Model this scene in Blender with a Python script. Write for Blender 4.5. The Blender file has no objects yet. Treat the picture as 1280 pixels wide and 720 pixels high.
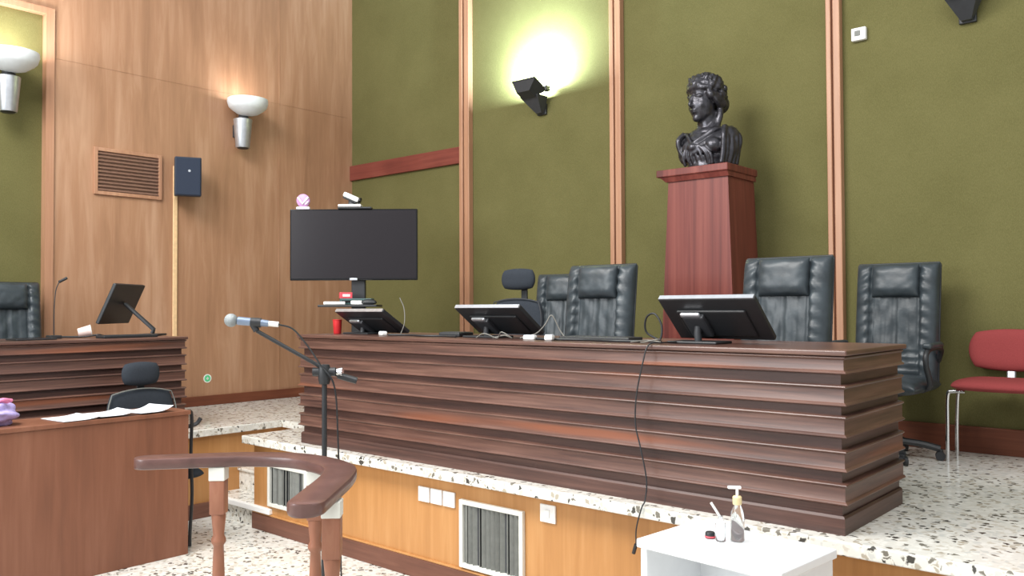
import bpy, bmesh, math, random
from mathutils import Vector, Matrix, Euler, noise
R = math.radians
PI = math.pi
random.seed(7)
S = bpy.context.scene
COL = S.collection

# ------------------------------------------------------------------ materials
def lin(r, g, b):
    f = lambda c: (c / 255 / 12.92) if c / 255 <= 0.04045 else ((c / 255 + 0.055) / 1.055) ** 2.4
    return (f(r), f(g), f(b), 1)

def newmat(name):
    m = bpy.data.materials.new(name); m.use_nodes = True
    nt = m.node_tree; b = nt.nodes['Principled BSDF']
    return m, nt, b

def node(nt, kind, **kw):
    n = nt.nodes.new(kind)
    for k, v in kw.items():
        if k in n.inputs.keys(): n.inputs[k].default_value = v
        else: setattr(n, k, v)
    return n

def ramp(nt, stops, interp='LINEAR'):
    n = nt.nodes.new('ShaderNodeValToRGB'); cr = n.color_ramp; cr.interpolation = interp
    while len(cr.elements) > 1: cr.elements.remove(cr.elements[-1])
    cr.elements[0].position = stops[0][0]; cr.elements[0].color = stops[0][1]
    for p, c in stops[1:]:
        e = cr.elements.new(p); e.color = c
    return n

def coords(nt, scale=(1, 1, 1), rot=(0, 0, 0)):
    tc = nt.nodes.new('ShaderNodeTexCoord'); mp = nt.nodes.new('ShaderNodeMapping')
    mp.inputs['Scale'].default_value = scale; mp.inputs['Rotation'].default_value = rot
    nt.links.new(tc.outputs['Object'], mp.inputs['Vector']); return mp

def bump(nt, b, height, strength=0.2, dist=0.01):
    n = nt.nodes.new('ShaderNodeBump'); n.inputs['Strength'].default_value = strength
    n.inputs['Distance'].default_value = dist
    nt.links.new(height, n.inputs['Height']); nt.links.new(n.outputs['Normal'], b.inputs['Normal'])

def plain(name, col, rough=0.5, metal=0.0, mottle=0.08, scale=30, bmp=0.0, emit=None, spec=0.5, coat=0):
    m, nt, b = newmat(name)
    mp = coords(nt); nz = node(nt, 'ShaderNodeTexNoise', Scale=scale, Detail=3.0)
    nt.links.new(mp.outputs['Vector'], nz.inputs['Vector'])
    d = tuple(c * (1 - mottle) for c in col[:3]) + (1,); u = tuple(min(1, c * (1 + mottle)) for c in col[:3]) + (1,)
    rp = ramp(nt, [(0.3, d), (0.7, u)])
    nt.links.new(nz.outputs['Fac'], rp.inputs['Fac']); nt.links.new(rp.outputs['Color'], b.inputs['Base Color'])
    b.inputs['Roughness'].default_value = rough; b.inputs['Metallic'].default_value = metal
    b.inputs['Specular IOR Level'].default_value = spec; b.inputs['Coat Weight'].default_value = coat
    if bmp: bump(nt, b, nz.outputs['Fac'], bmp, 0.004)
    if emit:
        b.inputs['Emission Color'].default_value = col; b.inputs['Emission Strength'].default_value = emit
    return m

def wood(name, dark, mid, light, grain=(8, 8, 0.5), big=(0.8, 0.8, 0.25), rough=0.4, spec=0.4, bmp=0.05, coat=0.0, patch=None):
    m, nt, b = newmat(name)
    mp = coords(nt, grain); nz = node(nt, 'ShaderNodeTexNoise', Scale=4.0, Detail=6.0, Roughness=0.6, Distortion=0.6)
    nt.links.new(mp.outputs['Vector'], nz.inputs['Vector'])
    mp2 = coords(nt, big); n2 = node(nt, 'ShaderNodeTexNoise', Scale=3.0, Detail=2.0)
    nt.links.new(mp2.outputs['Vector'], n2.inputs['Vector'])
    mx = node(nt, 'ShaderNodeMath', operation='MULTIPLY_ADD'); mx.inputs[1].default_value = 0.55
    nt.links.new(nz.outputs['Fac'], mx.inputs[0])
    m3 = node(nt, 'ShaderNodeMath', operation='MULTIPLY'); m3.inputs[1].default_value = 0.45
    nt.links.new(n2.outputs['Fac'], m3.inputs[0]); nt.links.new(m3.outputs[0], mx.inputs[2])
    rp = ramp(nt, [(0.34, dark), (0.5, mid), (0.66, light)])
    nt.links.new(mx.outputs[0], rp.inputs['Fac'])
    out = rp.outputs['Color']
    if patch:
        col, sc, lo, hi = patch
        mp4 = coords(nt, sc); n4 = node(nt, 'ShaderNodeTexNoise', Scale=1.0, Detail=1.0)
        nt.links.new(mp4.outputs['Vector'], n4.inputs['Vector'])
        r4 = ramp(nt, [(lo, (0, 0, 0, 1)), (hi, (1, 1, 1, 1))]); nt.links.new(n4.outputs['Fac'], r4.inputs['Fac'])
        mix = nt.nodes.new('ShaderNodeMix'); mix.data_type = 'RGBA'
        nt.links.new(r4.outputs['Color'], mix.inputs['Factor']); nt.links.new(out, mix.inputs['A'])
        r5 = ramp(nt, [(0.3, tuple(c * .75 for c in col[:3]) + (1,)), (0.7, col)]); nt.links.new(mx.outputs[0], r5.inputs['Fac'])
        nt.links.new(r5.outputs['Color'], mix.inputs['B']); out = mix.outputs['Result']
    nt.links.new(out, b.inputs['Base Color'])
    b.inputs['Roughness'].default_value = rough; b.inputs['Specular IOR Level'].default_value = spec
    b.inputs['Coat Weight'].default_value = coat; b.inputs['Coat Roughness'].default_value = 0.25
    if bmp: bump(nt, b, nz.outputs['Fac'], bmp, 0.003)
    return m

def terrazzo(name):
    m, nt, b = newmat(name)
    mp = coords(nt)
    wob = node(nt, 'ShaderNodeTexNoise', Scale=40.0, Detail=2.0)
    nt.links.new(mp.outputs['Vector'], wob.inputs['Vector'])
    va = node(nt, 'ShaderNodeVectorMath', operation='MULTIPLY_ADD')
    va.inputs[1].default_value = (0.026, 0.026, 0.026)
    nt.links.new(wob.outputs['Color'], va.inputs[0]); nt.links.new(mp.outputs['Vector'], va.inputs[2])
    vo = node(nt, 'ShaderNodeTexVoronoi', Scale=38.0, feature='F1')
    nt.links.new(va.outputs[0], vo.inputs['Vector'])
    sp = nt.nodes.new('ShaderNodeSeparateColor'); nt.links.new(vo.outputs['Color'], sp.inputs['Color'])
    rp = ramp(nt, [(0.0, lin(74, 72, 68)), (0.07, lin(120, 116, 106)), (0.15, lin(176, 168, 152)), (0.24, lin(205, 200, 188)),
                   (0.36, lin(220, 219, 212)), (0.6, lin(232, 231, 225)), (0.86, lin(204, 205, 200))], 'CONSTANT')
    nt.links.new(sp.outputs[0], rp.inputs['Fac'])
    ed = node(nt, 'ShaderNodeTexVoronoi', Scale=38.0, feature='DISTANCE_TO_EDGE')
    nt.links.new(va.outputs[0], ed.inputs['Vector'])
    er = ramp(nt, [(0.03, (1, 1, 1, 1)), (0.16, (0, 0, 0, 1))]); nt.links.new(ed.outputs['Distance'], er.inputs['Fac'])
    mix = nt.nodes.new('ShaderNodeMix'); mix.data_type = 'RGBA'
    nt.links.new(er.outputs['Color'], mix.inputs['Factor'])
    nt.links.new(rp.outputs['Color'], mix.inputs['A']); mix.inputs['B'].default_value = lin(224, 222, 214)
    nt.links.new(mix.outputs['Result'], b.inputs['Base Color'])
    b.inputs['Roughness'].default_value = 0.17; b.inputs['Specular IOR Level'].default_value = 0.45
    return m

def fabric(name, c1, c2, weave=260, rough=0.95):
    m, nt, b = newmat(name)
    mp = coords(nt, (1, 1, 1)); nz = node(nt, 'ShaderNodeTexNoise', Scale=2.2, Detail=5.0, Roughness=0.6)
    nt.links.new(mp.outputs['Vector'], nz.inputs['Vector'])
    mf = coords(nt, (1, 1, 0.35)); nf = node(nt, 'ShaderNodeTexNoise', Scale=weave, Detail=2.0)
    nt.links.new(mf.outputs['Vector'], nf.inputs['Vector'])
    ad = node(nt, 'ShaderNodeMath', operation='MULTIPLY_ADD'); ad.inputs[1].default_value = 0.6
    hf = node(nt, 'ShaderNodeMath', operation='MULTIPLY'); hf.inputs[1].default_value = 0.4
    nt.links.new(nz.outputs['Fac'], hf.inputs[0])
    nt.links.new(nf.outputs['Fac'], ad.inputs[0]); nt.links.new(hf.outputs[0], ad.inputs[2])
    rp = ramp(nt, [(0.3, c1), (0.7, c2)]); nt.links.new(ad.outputs[0], rp.inputs['Fac'])
    nt.links.new(rp.outputs['Color'], b.inputs['Base Color'])
    b.inputs['Roughness'].default_value = rough; b.inputs['Specular IOR Level'].default_value = 0.1
    bump(nt, b, nf.outputs['Fac'], 0.35, 0.004)
    return m

def leather(name, col):
    m, nt, b = newmat(name)
    mp = coords(nt); n1 = node(nt, 'ShaderNodeTexNoise', Scale=11.0, Detail=3.0, Distortion=0.1)
    nt.links.new(mp.outputs['Vector'], n1.inputs['Vector'])
    rp = ramp(nt, [(0.3, tuple(c * 0.75 for c in col[:3]) + (1,)), (0.7, tuple(c * 1.25 for c in col[:3]) + (1,))])
    nt.links.new(n1.outputs['Fac'], rp.inputs['Fac']); nt.links.new(rp.outputs['Color'], b.inputs['Base Color'])
    b.inputs['Roughness'].default_value = 0.40; b.inputs['Specular IOR Level'].default_value = 0.5
    bump(nt, b, n1.outputs['Fac'], 0.38, 0.010)
    return m

def glassy(name, col, rough=0.08):
    m, nt, b = newmat(name)
    b.inputs['Base Color'].default_value = col; b.inputs['Roughness'].default_value = rough
    b.inputs['Transmission Weight'].default_value = 0.92; b.inputs['IOR'].default_value = 1.35
    return m

M = {}
M['terrazzo'] = terrazzo('terrazzo')
M['fabric'] = fabric('olive_wall_fabric', lin(92, 89, 54), lin(112, 108, 70))
M['wall_wood'] = wood('veneer_wall', lin(150, 112, 85), lin(167, 126, 97), lin(184, 146, 118), grain=(3.2, 3.2, 0.30), big=(0.9, 0.9, 0.16), rough=0.42)
M['face_wood'] = wood('veneer_orange', lin(172, 122, 72), lin(184, 132, 80), lin(196, 146, 94), grain=(5, 5, 0.3), big=(1.6, 1.6, 0.2), rough=0.4)
M['desk_wood'] = wood('veneer_desk', lin(112, 72, 54), lin(124, 80, 60), lin(134, 90, 70), grain=(5, 5, 0.35), big=(1.2, 1.2, 0.3), rough=0.4)
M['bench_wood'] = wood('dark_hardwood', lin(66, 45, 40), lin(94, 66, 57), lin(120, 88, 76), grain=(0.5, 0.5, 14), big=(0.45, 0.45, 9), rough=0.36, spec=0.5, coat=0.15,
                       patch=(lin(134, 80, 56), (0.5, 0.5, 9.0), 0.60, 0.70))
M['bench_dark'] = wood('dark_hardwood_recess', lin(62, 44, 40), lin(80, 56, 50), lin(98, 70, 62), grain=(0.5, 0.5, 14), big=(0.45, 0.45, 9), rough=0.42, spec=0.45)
M['skirt'] = wood('skirting_wood', lin(92, 58, 46), lin(108, 70, 56), lin(124, 84, 68), grain=(0.5, 0.5, 10), rough=0.45)
M['skirt_red'] = wood('skirting_red_wood', lin(96, 52, 36), lin(112, 62, 42), lin(126, 74, 52), grain=(0.5, 0.5, 10), rough=0.45)
M['rail_wood'] = wood('rail_brown_wood', lin(78, 54, 50), lin(92, 64, 60), lin(106, 76, 70), grain=(3, 3, 6), rough=0.32, spec=0.5, coat=0.2)
M['post_wood'] = wood('post_wood', lin(130, 84, 64), lin(148, 98, 76), lin(160, 112, 88), grain=(8, 8, 1), rough=0.4)
M['red_wood'] = wood('mahogany_pedestal', lin(86, 40, 36), lin(112, 54, 47), lin(130, 70, 60), grain=(7, 7, 0.15), big=(5, 5, 0.08), rough=0.4)
M['band_wood'] = wood('mahogany_band', lin(104, 50, 42), lin(120, 60, 50), lin(132, 72, 60), grain=(0.5, 3, 9), rough=0.45)
M['batten'] = wood('batten_wood', lin(158, 116, 90), lin(174, 130, 102), lin(188, 146, 118), grain=(8, 8, 0.3), rough=0.42)
M['batten_dark'] = wood('batten_groove_wood', lin(96, 56, 38), lin(120, 74, 52), lin(136, 88, 64), grain=(8, 8, 0.3), rough=0.5)
M['leather'] = leather('black_leather', lin(54, 62, 67))
M['black'] = plain('black_plastic', lin(40, 42, 45), 0.45)
M['blackg'] = plain('black_gloss', lin(16, 16, 19), 0.12)
M['screen'] = plain('dark_screen_glass', lin(34, 30, 34), 0.22, mottle=0.02, spec=0.4)
M['char'] = plain('charcoal_fabric', lin(50, 55, 62), 0.9, mottle=0.15, scale=200, bmp=0.3, spec=0.2)
M['dgrey'] = plain('dark_grey_plastic', lin(58, 60, 64), 0.5)
M['speaker'] = plain('speaker_navy', lin(34, 42, 58), 0.55)
M['grille_cloth'] = plain('speaker_cloth', lin(36, 46, 64), 0.85, scale=300, bmp=0.3)
M['silver'] = plain('brushed_silver', lin(196, 200, 206), 0.32, metal=0.75)
M['chrome'] = plain('chrome', lin(220, 220, 222), 0.12, metal=1.0, mottle=0.02)
M['frost'] = plain('frosted_glass_bowl', lin(226, 232, 236), 0.5, mottle=0.03)
M['white'] = plain('white_paint', lin(238, 238, 236), 0.4, mottle=0.02)
M['white_lam'] = plain('white_laminate', lin(236, 238, 240), 0.3, mottle=0.015)
M['offwhite'] = plain('offwhite_frame', lin(222, 222, 214), 0.5, mottle=0.03)
M['cable_grey'] = plain('grey_cable', lin(120, 118, 112), 0.6)
M['slat_grey'] = plain('grey_louvre', lin(118, 120, 116), 0.6, mottle=0.1)
M['brown_slat'] = plain('brown_louvre', lin(126, 96, 80), 0.5, mottle=0.1)
M['bronze'] = plain('dark_bronze', lin(66, 65, 70), 0.3, metal=0.6, mottle=0.4, scale=26, bmp=0.45)
M['red_fab'] = plain('red_upholstery', lin(138, 62, 62), 0.9, mottle=0.08, scale=250, bmp=0.25, spec=0.15)
M['red'] = plain('red_plastic', lin(206, 48, 52), 0.4)
M['pinkred'] = plain('pink_red_card', lin(222, 84, 96), 0.5)
M['teal'] = plain('dark_teal_plastic', lin(52, 84, 84), 0.45)
M['lilac'] = plain('lilac_plastic', lin(186, 140, 186), 0.4)
M['pale'] = plain('pale_pink_white', lin(240, 226, 240), 0.4)
M['lilac_cloth'] = plain('lilac_cloth', lin(172, 160, 214), 0.6, mottle=0.18, scale=40)
M['pink_cloth'] = plain('pink_cloth', lin(222, 130, 168), 0.6, mottle=0.15, scale=40)
M['paper'] = plain('paper', lin(232, 236, 244), 0.7, mottle=0.02)
M['green'] = plain('green_dot', lin(92, 200, 140), 0.5)
M['cream'] = plain('cream_plastic', lin(226, 206, 158), 0.4)
M['clear'] = glassy('clear_bottle', lin(240, 246, 250))
M['bluegrey'] = plain('blue_silver_metal', lin(128, 142, 164), 0.35, metal=0.5)
M['mesh_silver'] = plain('microphone_mesh', lin(150, 156, 158), 0.45, metal=0.5, scale=400, bmp=0.8)
M['glow'] = plain('lamp_diffuser', (1, 0.98, 0.93, 1), 0.5, mottle=0.0, emit=3.0)
M['pinkwhite'] = plain('pale_cup_paper', lin(226, 206, 200), 0.6)

# ------------------------------------------------------------------ geometry helpers
def bx(bm, c, s, bev=0.0, rot=None, seg=2):
    r = bmesh.ops.create_cube(bm, size=1.0); vs = r['verts']
    bmesh.ops.scale(bm, vec=Vector(s), verts=vs)
    if bev:
        es = list({e for v in vs for e in v.link_edges})
        g = bmesh.ops.bevel(bm, geom=es, offset=min(bev, min(s) * 0.49), segments=seg, affect='EDGES', profile=0.5)
        vs = list({v for f in g['faces'] for v in f.verts} | {v for v in vs if v.is_valid})
    if rot is not None: bmesh.ops.rotate(bm, cent=(0, 0, 0), matrix=Euler(rot).to_matrix(), verts=vs)
    bmesh.ops.translate(bm, vec=Vector(c), verts=vs)
    return vs

def bb(bm, lo, hi, bev=0.0):
    lo, hi = Vector(lo), Vector(hi); return bx(bm, (lo + hi) / 2, hi - lo, bev)

def lathe(bm, prof, seg=24, M4=None, cap=True):
    rings = []
    for r, z in prof:
        rings.append([bm.verts.new(Vector((r * math.cos(2 * PI * i / seg), r * math.sin(2 * PI * i / seg), z))) for i in range(seg)])
    for a, b in zip(rings, rings[1:]):
        for i in range(seg):
            j = (i + 1) % seg
            bm.faces.new((a[i], a[j], b[j], b[i]))
    if cap:
        bm.faces.new(rings[0][::-1]); bm.faces.new(rings[-1])
    vs = [v for r in rings for v in r]
    if M4 is not None: bmesh.ops.transform(bm, matrix=M4, verts=vs)
    return vs

def catmull(pts, n=8):
    P = [Vector(p) for p in pts]
    if len(P) < 3: return P
    P = [2 * P[0] - P[1]] + P + [2 * P[-1] - P[-2]]
    out = []
    for i in range(1, len(P) - 2):
        for k in range(n):
            t = k / n; a, b, c, d = P[i - 1:i + 3]
            out.append(0.5 * (2 * b + (c - a) * t + (2 * a - 5 * b + 4 * c - d) * t * t + (3 * b - a - 3 * c + d) * t ** 3))
    out.append(P[-2]); return out

def tube(bm, pts, r, seg=8, smooth=0, rads=None):
    P = catmull(pts, smooth) if smooth else [Vector(p) for p in pts]
    n = len(P); T = []
    for i in range(n):
        t = P[min(i + 1, n - 1)] - P[max(i - 1, 0)]; T.append(t.normalized())
    up = Vector((0, 0, 1)) if abs(T[0].z) < 0.9 else Vector((1, 0, 0))
    N = (up - T[0] * up.dot(T[0])).normalized(); rings = []
    for i in range(n):
        N = (N - T[i] * N.dot(T[i])).normalized(); B = T[i].cross(N)
        rr = r if rads is None else rads[min(int(i * len(rads) / n), len(rads) - 1)]
        rings.append([bm.verts.new(P[i] + (N * math.cos(2 * PI * k / seg) + B * math.sin(2 * PI * k / seg)) * rr) for k in range(seg)])
    for a, b in zip(rings, rings[1:]):
        for k in range(seg):
            j = (k + 1) % seg; bm.faces.new((a[k], a[j], b[j], b[k]))
    bm.faces.new(rings[0][::-1]); bm.faces.new(rings[-1])
    return [v for q in rings for v in q]

def cyl(bm, a, b, r, r2=None, seg=20):
    a, b = Vector(a), Vector(b); d = b - a
    Mx = Matrix.Translation(a) @ d.to_track_quat('Z', 'Y').to_matrix().to_4x4()
    return lathe(bm, [(r, 0), (r if r2 is None else r2, d.length)], seg, Mx)

def ell(bm, c, s, rot=None, u=20, v=14):
    g = bmesh.ops.create_uvsphere(bm, u_segments=u, v_segments=v, radius=1.0); vs = g['verts']
    bmesh.ops.scale(bm, vec=Vector(s), verts=vs)
    if rot is not None: bmesh.ops.rotate(bm, cent=(0, 0, 0), matrix=Euler(rot).to_matrix(), verts=vs)
    bmesh.ops.translate(bm, vec=Vector(c), verts=vs); return vs

def cushion(bm, w, h, fr, bk, nx=28, ny=28, k=0.0, fn=None, M4=None, p=8):
    """pillow in the XZ plane, front towards -Y; fn(u,v) adds depth to the front"""
    def g(i, n):
        t = -1 + 2 * i / n; return math.copysign(1 - (1 - abs(t)) ** 1.7, t)
    fv, bv = {}, {}
    for i in range(nx + 1):
        for j in range(ny + 1):
            u, v = g(i, nx), g(j, ny)
            x = w / 2 * u * math.sqrt(1 - k * v * v / 2); z = h / 2 * v * math.sqrt(1 - k * u * u / 2)
            e = (max(0, 1 - abs(u) ** p) ** 0.5) * (max(0, 1 - abs(v) ** p) ** 0.5)
            ex = fn(u, v) if fn else 0
            edge = i in (0, nx) or j in (0, ny)
            fv[i, j] = bm.verts.new((x, 0 if edge else -(fr + ex) * e, z))
            bv[i, j] = fv[i, j] if edge else bm.verts.new((x, bk * e, z))
    for i in range(nx):
        for j in range(ny):
            bm.faces.new((fv[i, j], fv[i + 1, j], fv[i + 1, j + 1], fv[i, j + 1]))
            q = (bv[i, j], bv[i, j + 1], bv[i + 1, j + 1], bv[i + 1, j])
            if len(set(q)) > 2:
                try: bm.faces.new(tuple(dict.fromkeys(q)))
                except ValueError: pass
    vs = list(set(fv.values()) | set(bv.values()))
    if M4 is not None: bmesh.ops.transform(bm, matrix=M4, verts=vs)
    return vs

def sweep_rect(bm, path, w, h, z, bev=0.012):
    """flat rail: a bevelled w x h section along a plan path, underside at z"""
    P = catmull(path, 8); n = len(P)
    b = bev
    sec = [(-w / 2 + b, 0), (w / 2 - b, 0), (w / 2 - b * .3, b * .3), (w / 2, b), (w / 2, h - b), (w / 2 - b * .3, h - b * .3), (w / 2 - b, h),
           (-w / 2 + b, h), (-w / 2 + b * .3, h - b * .3), (-w / 2, h - b), (-w / 2, b), (-w / 2 + b * .3, b * .3)]
    rings = []; rr_ = w * 0.49
    fr_ = []                                             # (point, tangent, width factor), ends rounded in plan
    T = [(P[min(i + 1, n - 1)] - P[max(i - 1, 0)]).normalized() for i in range(n)]
    wf = lambda d: (w / 2 - rr_ + math.sqrt(max(0, rr_ ** 2 - (rr_ - d) ** 2))) / (w / 2)
    ds = [0.0, 0.06, 0.16, 0.3, 0.5, 0.75]
    a = [(P[0] + T[0] * rr_ * d, T[0], wf(rr_ * d)) for d in ds]
    mid = [(P[i], T[i], 1.0) for i in range(n) if (P[i] - P[0]).length > rr_ and (P[i] - P[-1]).length > rr_]
    c = [(P[-1] - T[-1] * rr_ * d, T[-1], wf(rr_ * d)) for d in reversed(ds)]
    for p, t, k in a + mid + c:
        s = Vector((t.y, -t.x, 0)); rings.append([bm.verts.new(p + s * o * k + Vector((0, 0, z + q))) for o, q in sec])
    m = len(sec)
    for a, c in zip(rings, rings[1:]):
        for k in range(m):
            bm.faces.new((a[k], a[(k + 1) % m], c[(k + 1) % m], c[k]))
    bm.faces.new(rings[0]); bm.faces.new(rings[-1][::-1])

def obj(name, bm, mat, parent=None, smooth=None):
    bmesh.ops.recalc_face_normals(bm, faces=bm.faces)
    me = bpy.data.meshes.new(name); bm.to_mesh(me); bm.free()
    me.materials.append(M[mat] if isinstance(mat, str) else mat)
    o = bpy.data.objects.new(name, me); COL.objects.link(o)
    if smooth is not None:
        me.polygons.foreach_set('use_smooth', [True] * len(me.polygons))
        me.set_sharp_from_angle(angle=R(smooth))
    if parent is not None: o.parent = parent
    return o

def B(): return bmesh.new()

def thing(name, label, cat, loc=(0, 0, 0), rz=0, group=None):
    o = bpy.data.objects.new(name, None); COL.objects.link(o)
    o.location = loc; o.rotation_euler = (0, 0, rz); o.empty_display_size = 0.1
    return tag(o, label, cat, group)

def tag(o, label, cat, group=None):
    o['label'] = label; o['category'] = cat
    if group: o['group'] = group
    return o

def struct(name, bm, mat, smooth=None):
    o = obj(name, bm, mat, None, smooth); o['kind'] = 'structure'; return o

def dup(root, loc, rz, label):
    def cp(o, par):
        c = o.copy(); COL.objects.link(c)
        if par is not None:
            c.parent = par
        for ch in o.children: cp(ch, c)
        return c
    r = cp(root, None); r.location = loc; r.rotation_euler = (0, 0, rz); r['label'] = label
    return r

# ------------------------------------------------------------------ levels and planes
ZP = 0.66            # top of the raised platform
YB = 5.78            # back wall
XL = -7.37           # left wall
XF = -5.95           # front of the left arm of the platform
YF = 3.36            # front of the main arm of the platform
XM = -5.40           # left end of the main arm
STX = XM

# floor
bm = B(); bb(bm, (-9, -4, -0.1), (3, 3.6, 0)); bb(bm, (-9, 3.6, -0.1), (3, YB + .3, 0)); struct('floor', bm, 'terrazzo')
# walls
bm = B(); bb(bm, (XL - 0.2, YB, 0), (2.6, YB + 0.2, 5.0)); struct('wall_back', bm, 'fabric')
bm = B()
bb(bm, (XL - 0.2, 2.72, 0), (XL, YB, 5.0)); bb(bm, (XL - 0.2, -1.0, 3.99), (XL, 2.72, 5.0)); struct('wall_left', bm, 'wall_wood')
bm = B(); bb(bm, (XL - 0.2, -1.0, 0), (XL - 0.06, 2.72, 3.99)); struct('wall_left_fabric', bm, 'fabric')
bm = B(); bb(bm, (XL - 0.06, 2.66, 0), (XL + 0.02, 2.725, 3.97)); bb(bm, (XL - 0.06, -1.0, 3.97), (XL + 0.02, 2.725, 4.02)); struct('trim_1', bm, 'batten')
# vertical battens on the back wall: two strips and a groove
for i, (x0, x1) in enumerate(((-5.675, -5.545), (-3.945, -3.835), (-2.165, -2.07))):
    bm = B(); w = x1 - x0
    bb(bm, (x0, YB - 0.06, ZP), (x0 + w * .36, YB, 5.0), 0.006); bb(bm, (x0 + w * .5, YB - 0.06, ZP), (x1, YB, 5.0), 0.006)
    t = struct('trim_%d' % (i + 2), bm, 'batten')
    bm = B(); bb(bm, (x0 + w * .36, YB - 0.035, ZP), (x0 + w * .5, YB, 5.0)); g = struct('trim_%d' % (i + 5), bm, 'batten_dark')
bm = B(); bb(bm, (XL, YB - 0.035, 2.94), (-5.675, YB, 3.10), 0.005); struct('trim_8', bm, 'band_wood')
# pale vertical strip on the wood wall
bm = B(); bb(bm, (XL, 3.745, ZP), (XL + 0.015, 3.785, 2.86), 0.004); struct('trim_9', bm, plain('pale_strip', lin(232, 196, 150), 0.35))
# thin veneer joints
bm = B(); bb(bm, (XL, 4.86, ZP), (XL + 0.003, 4.866, 5.0)); bb(bm, (XL, 2.72, 3.62), (XL + 0.003, 5.7, 3.626)); struct('trim_10', bm, 'wall_wood')
# baseboards on the platform
bm = B(); bb(bm, (XL, YB - 0.025, ZP), (2.6, YB, ZP + 0.16), 0.004); struct('baseboard_back', bm, 'skirt_red')
bm = B(); bb(bm, (XL, -1.0, ZP), (XL + 0.025, YB - 0.025, ZP + 0.09), 0.004); struct('baseboard_left', bm, 'skirt_red')

# platform carcass faced in veneer, with a terrazzo slab on top
bm = B()
bb(bm, (XL, -1.0, 0), (XF, YB, 0.605)); bb(bm, (XM, YF, 0), (2.6, YB, 0.605)); bb(bm, (XF, 4.0, 0), (XM, YB, 0.605))
struct('platform_front', bm, 'face_wood')
bm = B()
bb(bm, (XL, -1.0, 0.605), (XF + 0.04, YB, ZP), 0.006); bb(bm, (XM - 0.03, YF - 0.085, 0.605), (2.6, YB, ZP), 0.006); bb(bm, (XF + 0.04, 3.93, 0.605), (XM - 0.03, YB, ZP))
struct('platform_slab', bm, 'terrazzo')
bm = B()
for k in range(3):
    y0 = YF + 0.02 + 0.19 * k; bb(bm, (XF, y0, 0.165 * k), (XM, 4.0, 0.165 * (k + 1) - 0.02), 0.004)
    bb(bm, (XF, y0 - 0.015, 0.165 * (k + 1) - 0.02), (XM, 4.0, 0.165 * (k + 1)), 0.004)
struct('platform_steps', bm, 'terrazzo')
bm = B(); bb(bm, (XM, YF - 0.02, 0), (2.6, YF, 0.112), 0.003); struct('baseboard_front', bm, 'skirt')
bm = B(); bb(bm, (XF, -1.0, 0), (XF + 0.02, 3.36, 0.11), 0.003); struct('baseboard_side', bm, 'skirt')
bm = B(); bb(bm, (XM, YF - 0.016, 0.112), (2.6, YF, 0.124), 0.003); struct('trim_11', bm, 'face_wood')

# white trunking strip along the first step and the platform foot
bm = B(); bb(bm, (XF, YF - 0.03, 0.125), (-5.17, YF + 0.005, 0.165), 0.006)
t = obj('cable_trunking', bm, 'white'); tag(t, 'white plastic cable trunking along the edge of the lowest step', 'trunking')

# ------------------------------------------------------------------ judges' benches
def clad(bm, x0, x1, yf, yb, prof):
    rings = []
    for o, z in prof:
        rings.append([bm.verts.new(p) for p in ((x0 - o, yb, z), (x0 - o, yf - o, z), (x1 + o, yf - o, z), (x1 + o, yb, z))])
    n = len(rings)
    for i in range(n):
        a, b = rings[i], rings[(i + 1) % n]
        for k in range(3): bm.faces.new((a[k], a[k + 1], b[k + 1], b[k]))
    bm.faces.new([r[0] for r in rings]); bm.faces.new([r[3] for r in rings][::-1])

def bench_profiles(H):
    s = H / 0.725
    fr = [(0.0, 466, 440), (468, 508, 482), (0, 547, 521), (0, 591, 565), (0, 633, 607)]
    z = lambda y: (0.725 - (y - 437.5) / 234.5 * 0.725) * s
    out = []
    boards = [(445, 468), (482, 509), (521, 549), (564.5, 592), (606.5, 634)]
    return boards, z

def make_bench(name, label, L, D, H, loc, rz):
    """front along local x from 0..L at y=0, back at y=D"""
    t = thing(name, label, 'bench', loc, rz)
    boards, z = bench_profiles(H)
    # recessed carcass that carries the boards, open to the back
    q = 0.024
    bm = B()
    clad(bm, q, L - q, q, D, [(0, 0), (0, H - 0.03), (-0.03, H - 0.03), (-0.03, 0)])
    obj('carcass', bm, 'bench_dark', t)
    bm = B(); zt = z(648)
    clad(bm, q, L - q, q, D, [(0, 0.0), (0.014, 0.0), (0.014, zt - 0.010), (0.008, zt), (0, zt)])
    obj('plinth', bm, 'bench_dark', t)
    for (yt, ybm) in boards:
        a, b = z(yt), z(ybm); bm = B(); p = 0.018
        clad(bm, q, L - q, q, D, [(0, b + 0.004), (p, b), (p + 0.008, b + 0.001), (p + 0.0115, b + 0.004), (p + 0.0115, b + 0.007), (p + 0.008, b + 0.011), (p + 0.001, b + 0.015),
                                  (p, b + 0.018), (p, a - 0.015), (p + 0.006, a - 0.011), (p + 0.009, a - 0.007), (p + 0.007, a - 0.003), (p, a), (0, a + 0.002)])
        obj('board', bm, 'bench_wood', t, 40)
    bm = B(); bb(bm, (-0.012, -0.012, H - 0.022), (L + 0.012, D + 0.02, H), 0.006); obj('top', bm, 'bench_wood', t)
    return t

make_bench('judges_bench', 'long dark wooden judges bench with ribbed front carrying three monitors', 3.63, 0.73, 0.725, (-4.84, 3.35, ZP), 0)
make_bench('judges_bench', 'dark ribbed wooden bench at the left wall behind the clerk desk', 3.4, 0.66, 0.692, (-6.04, -0.22, ZP), PI / 2)

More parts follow.
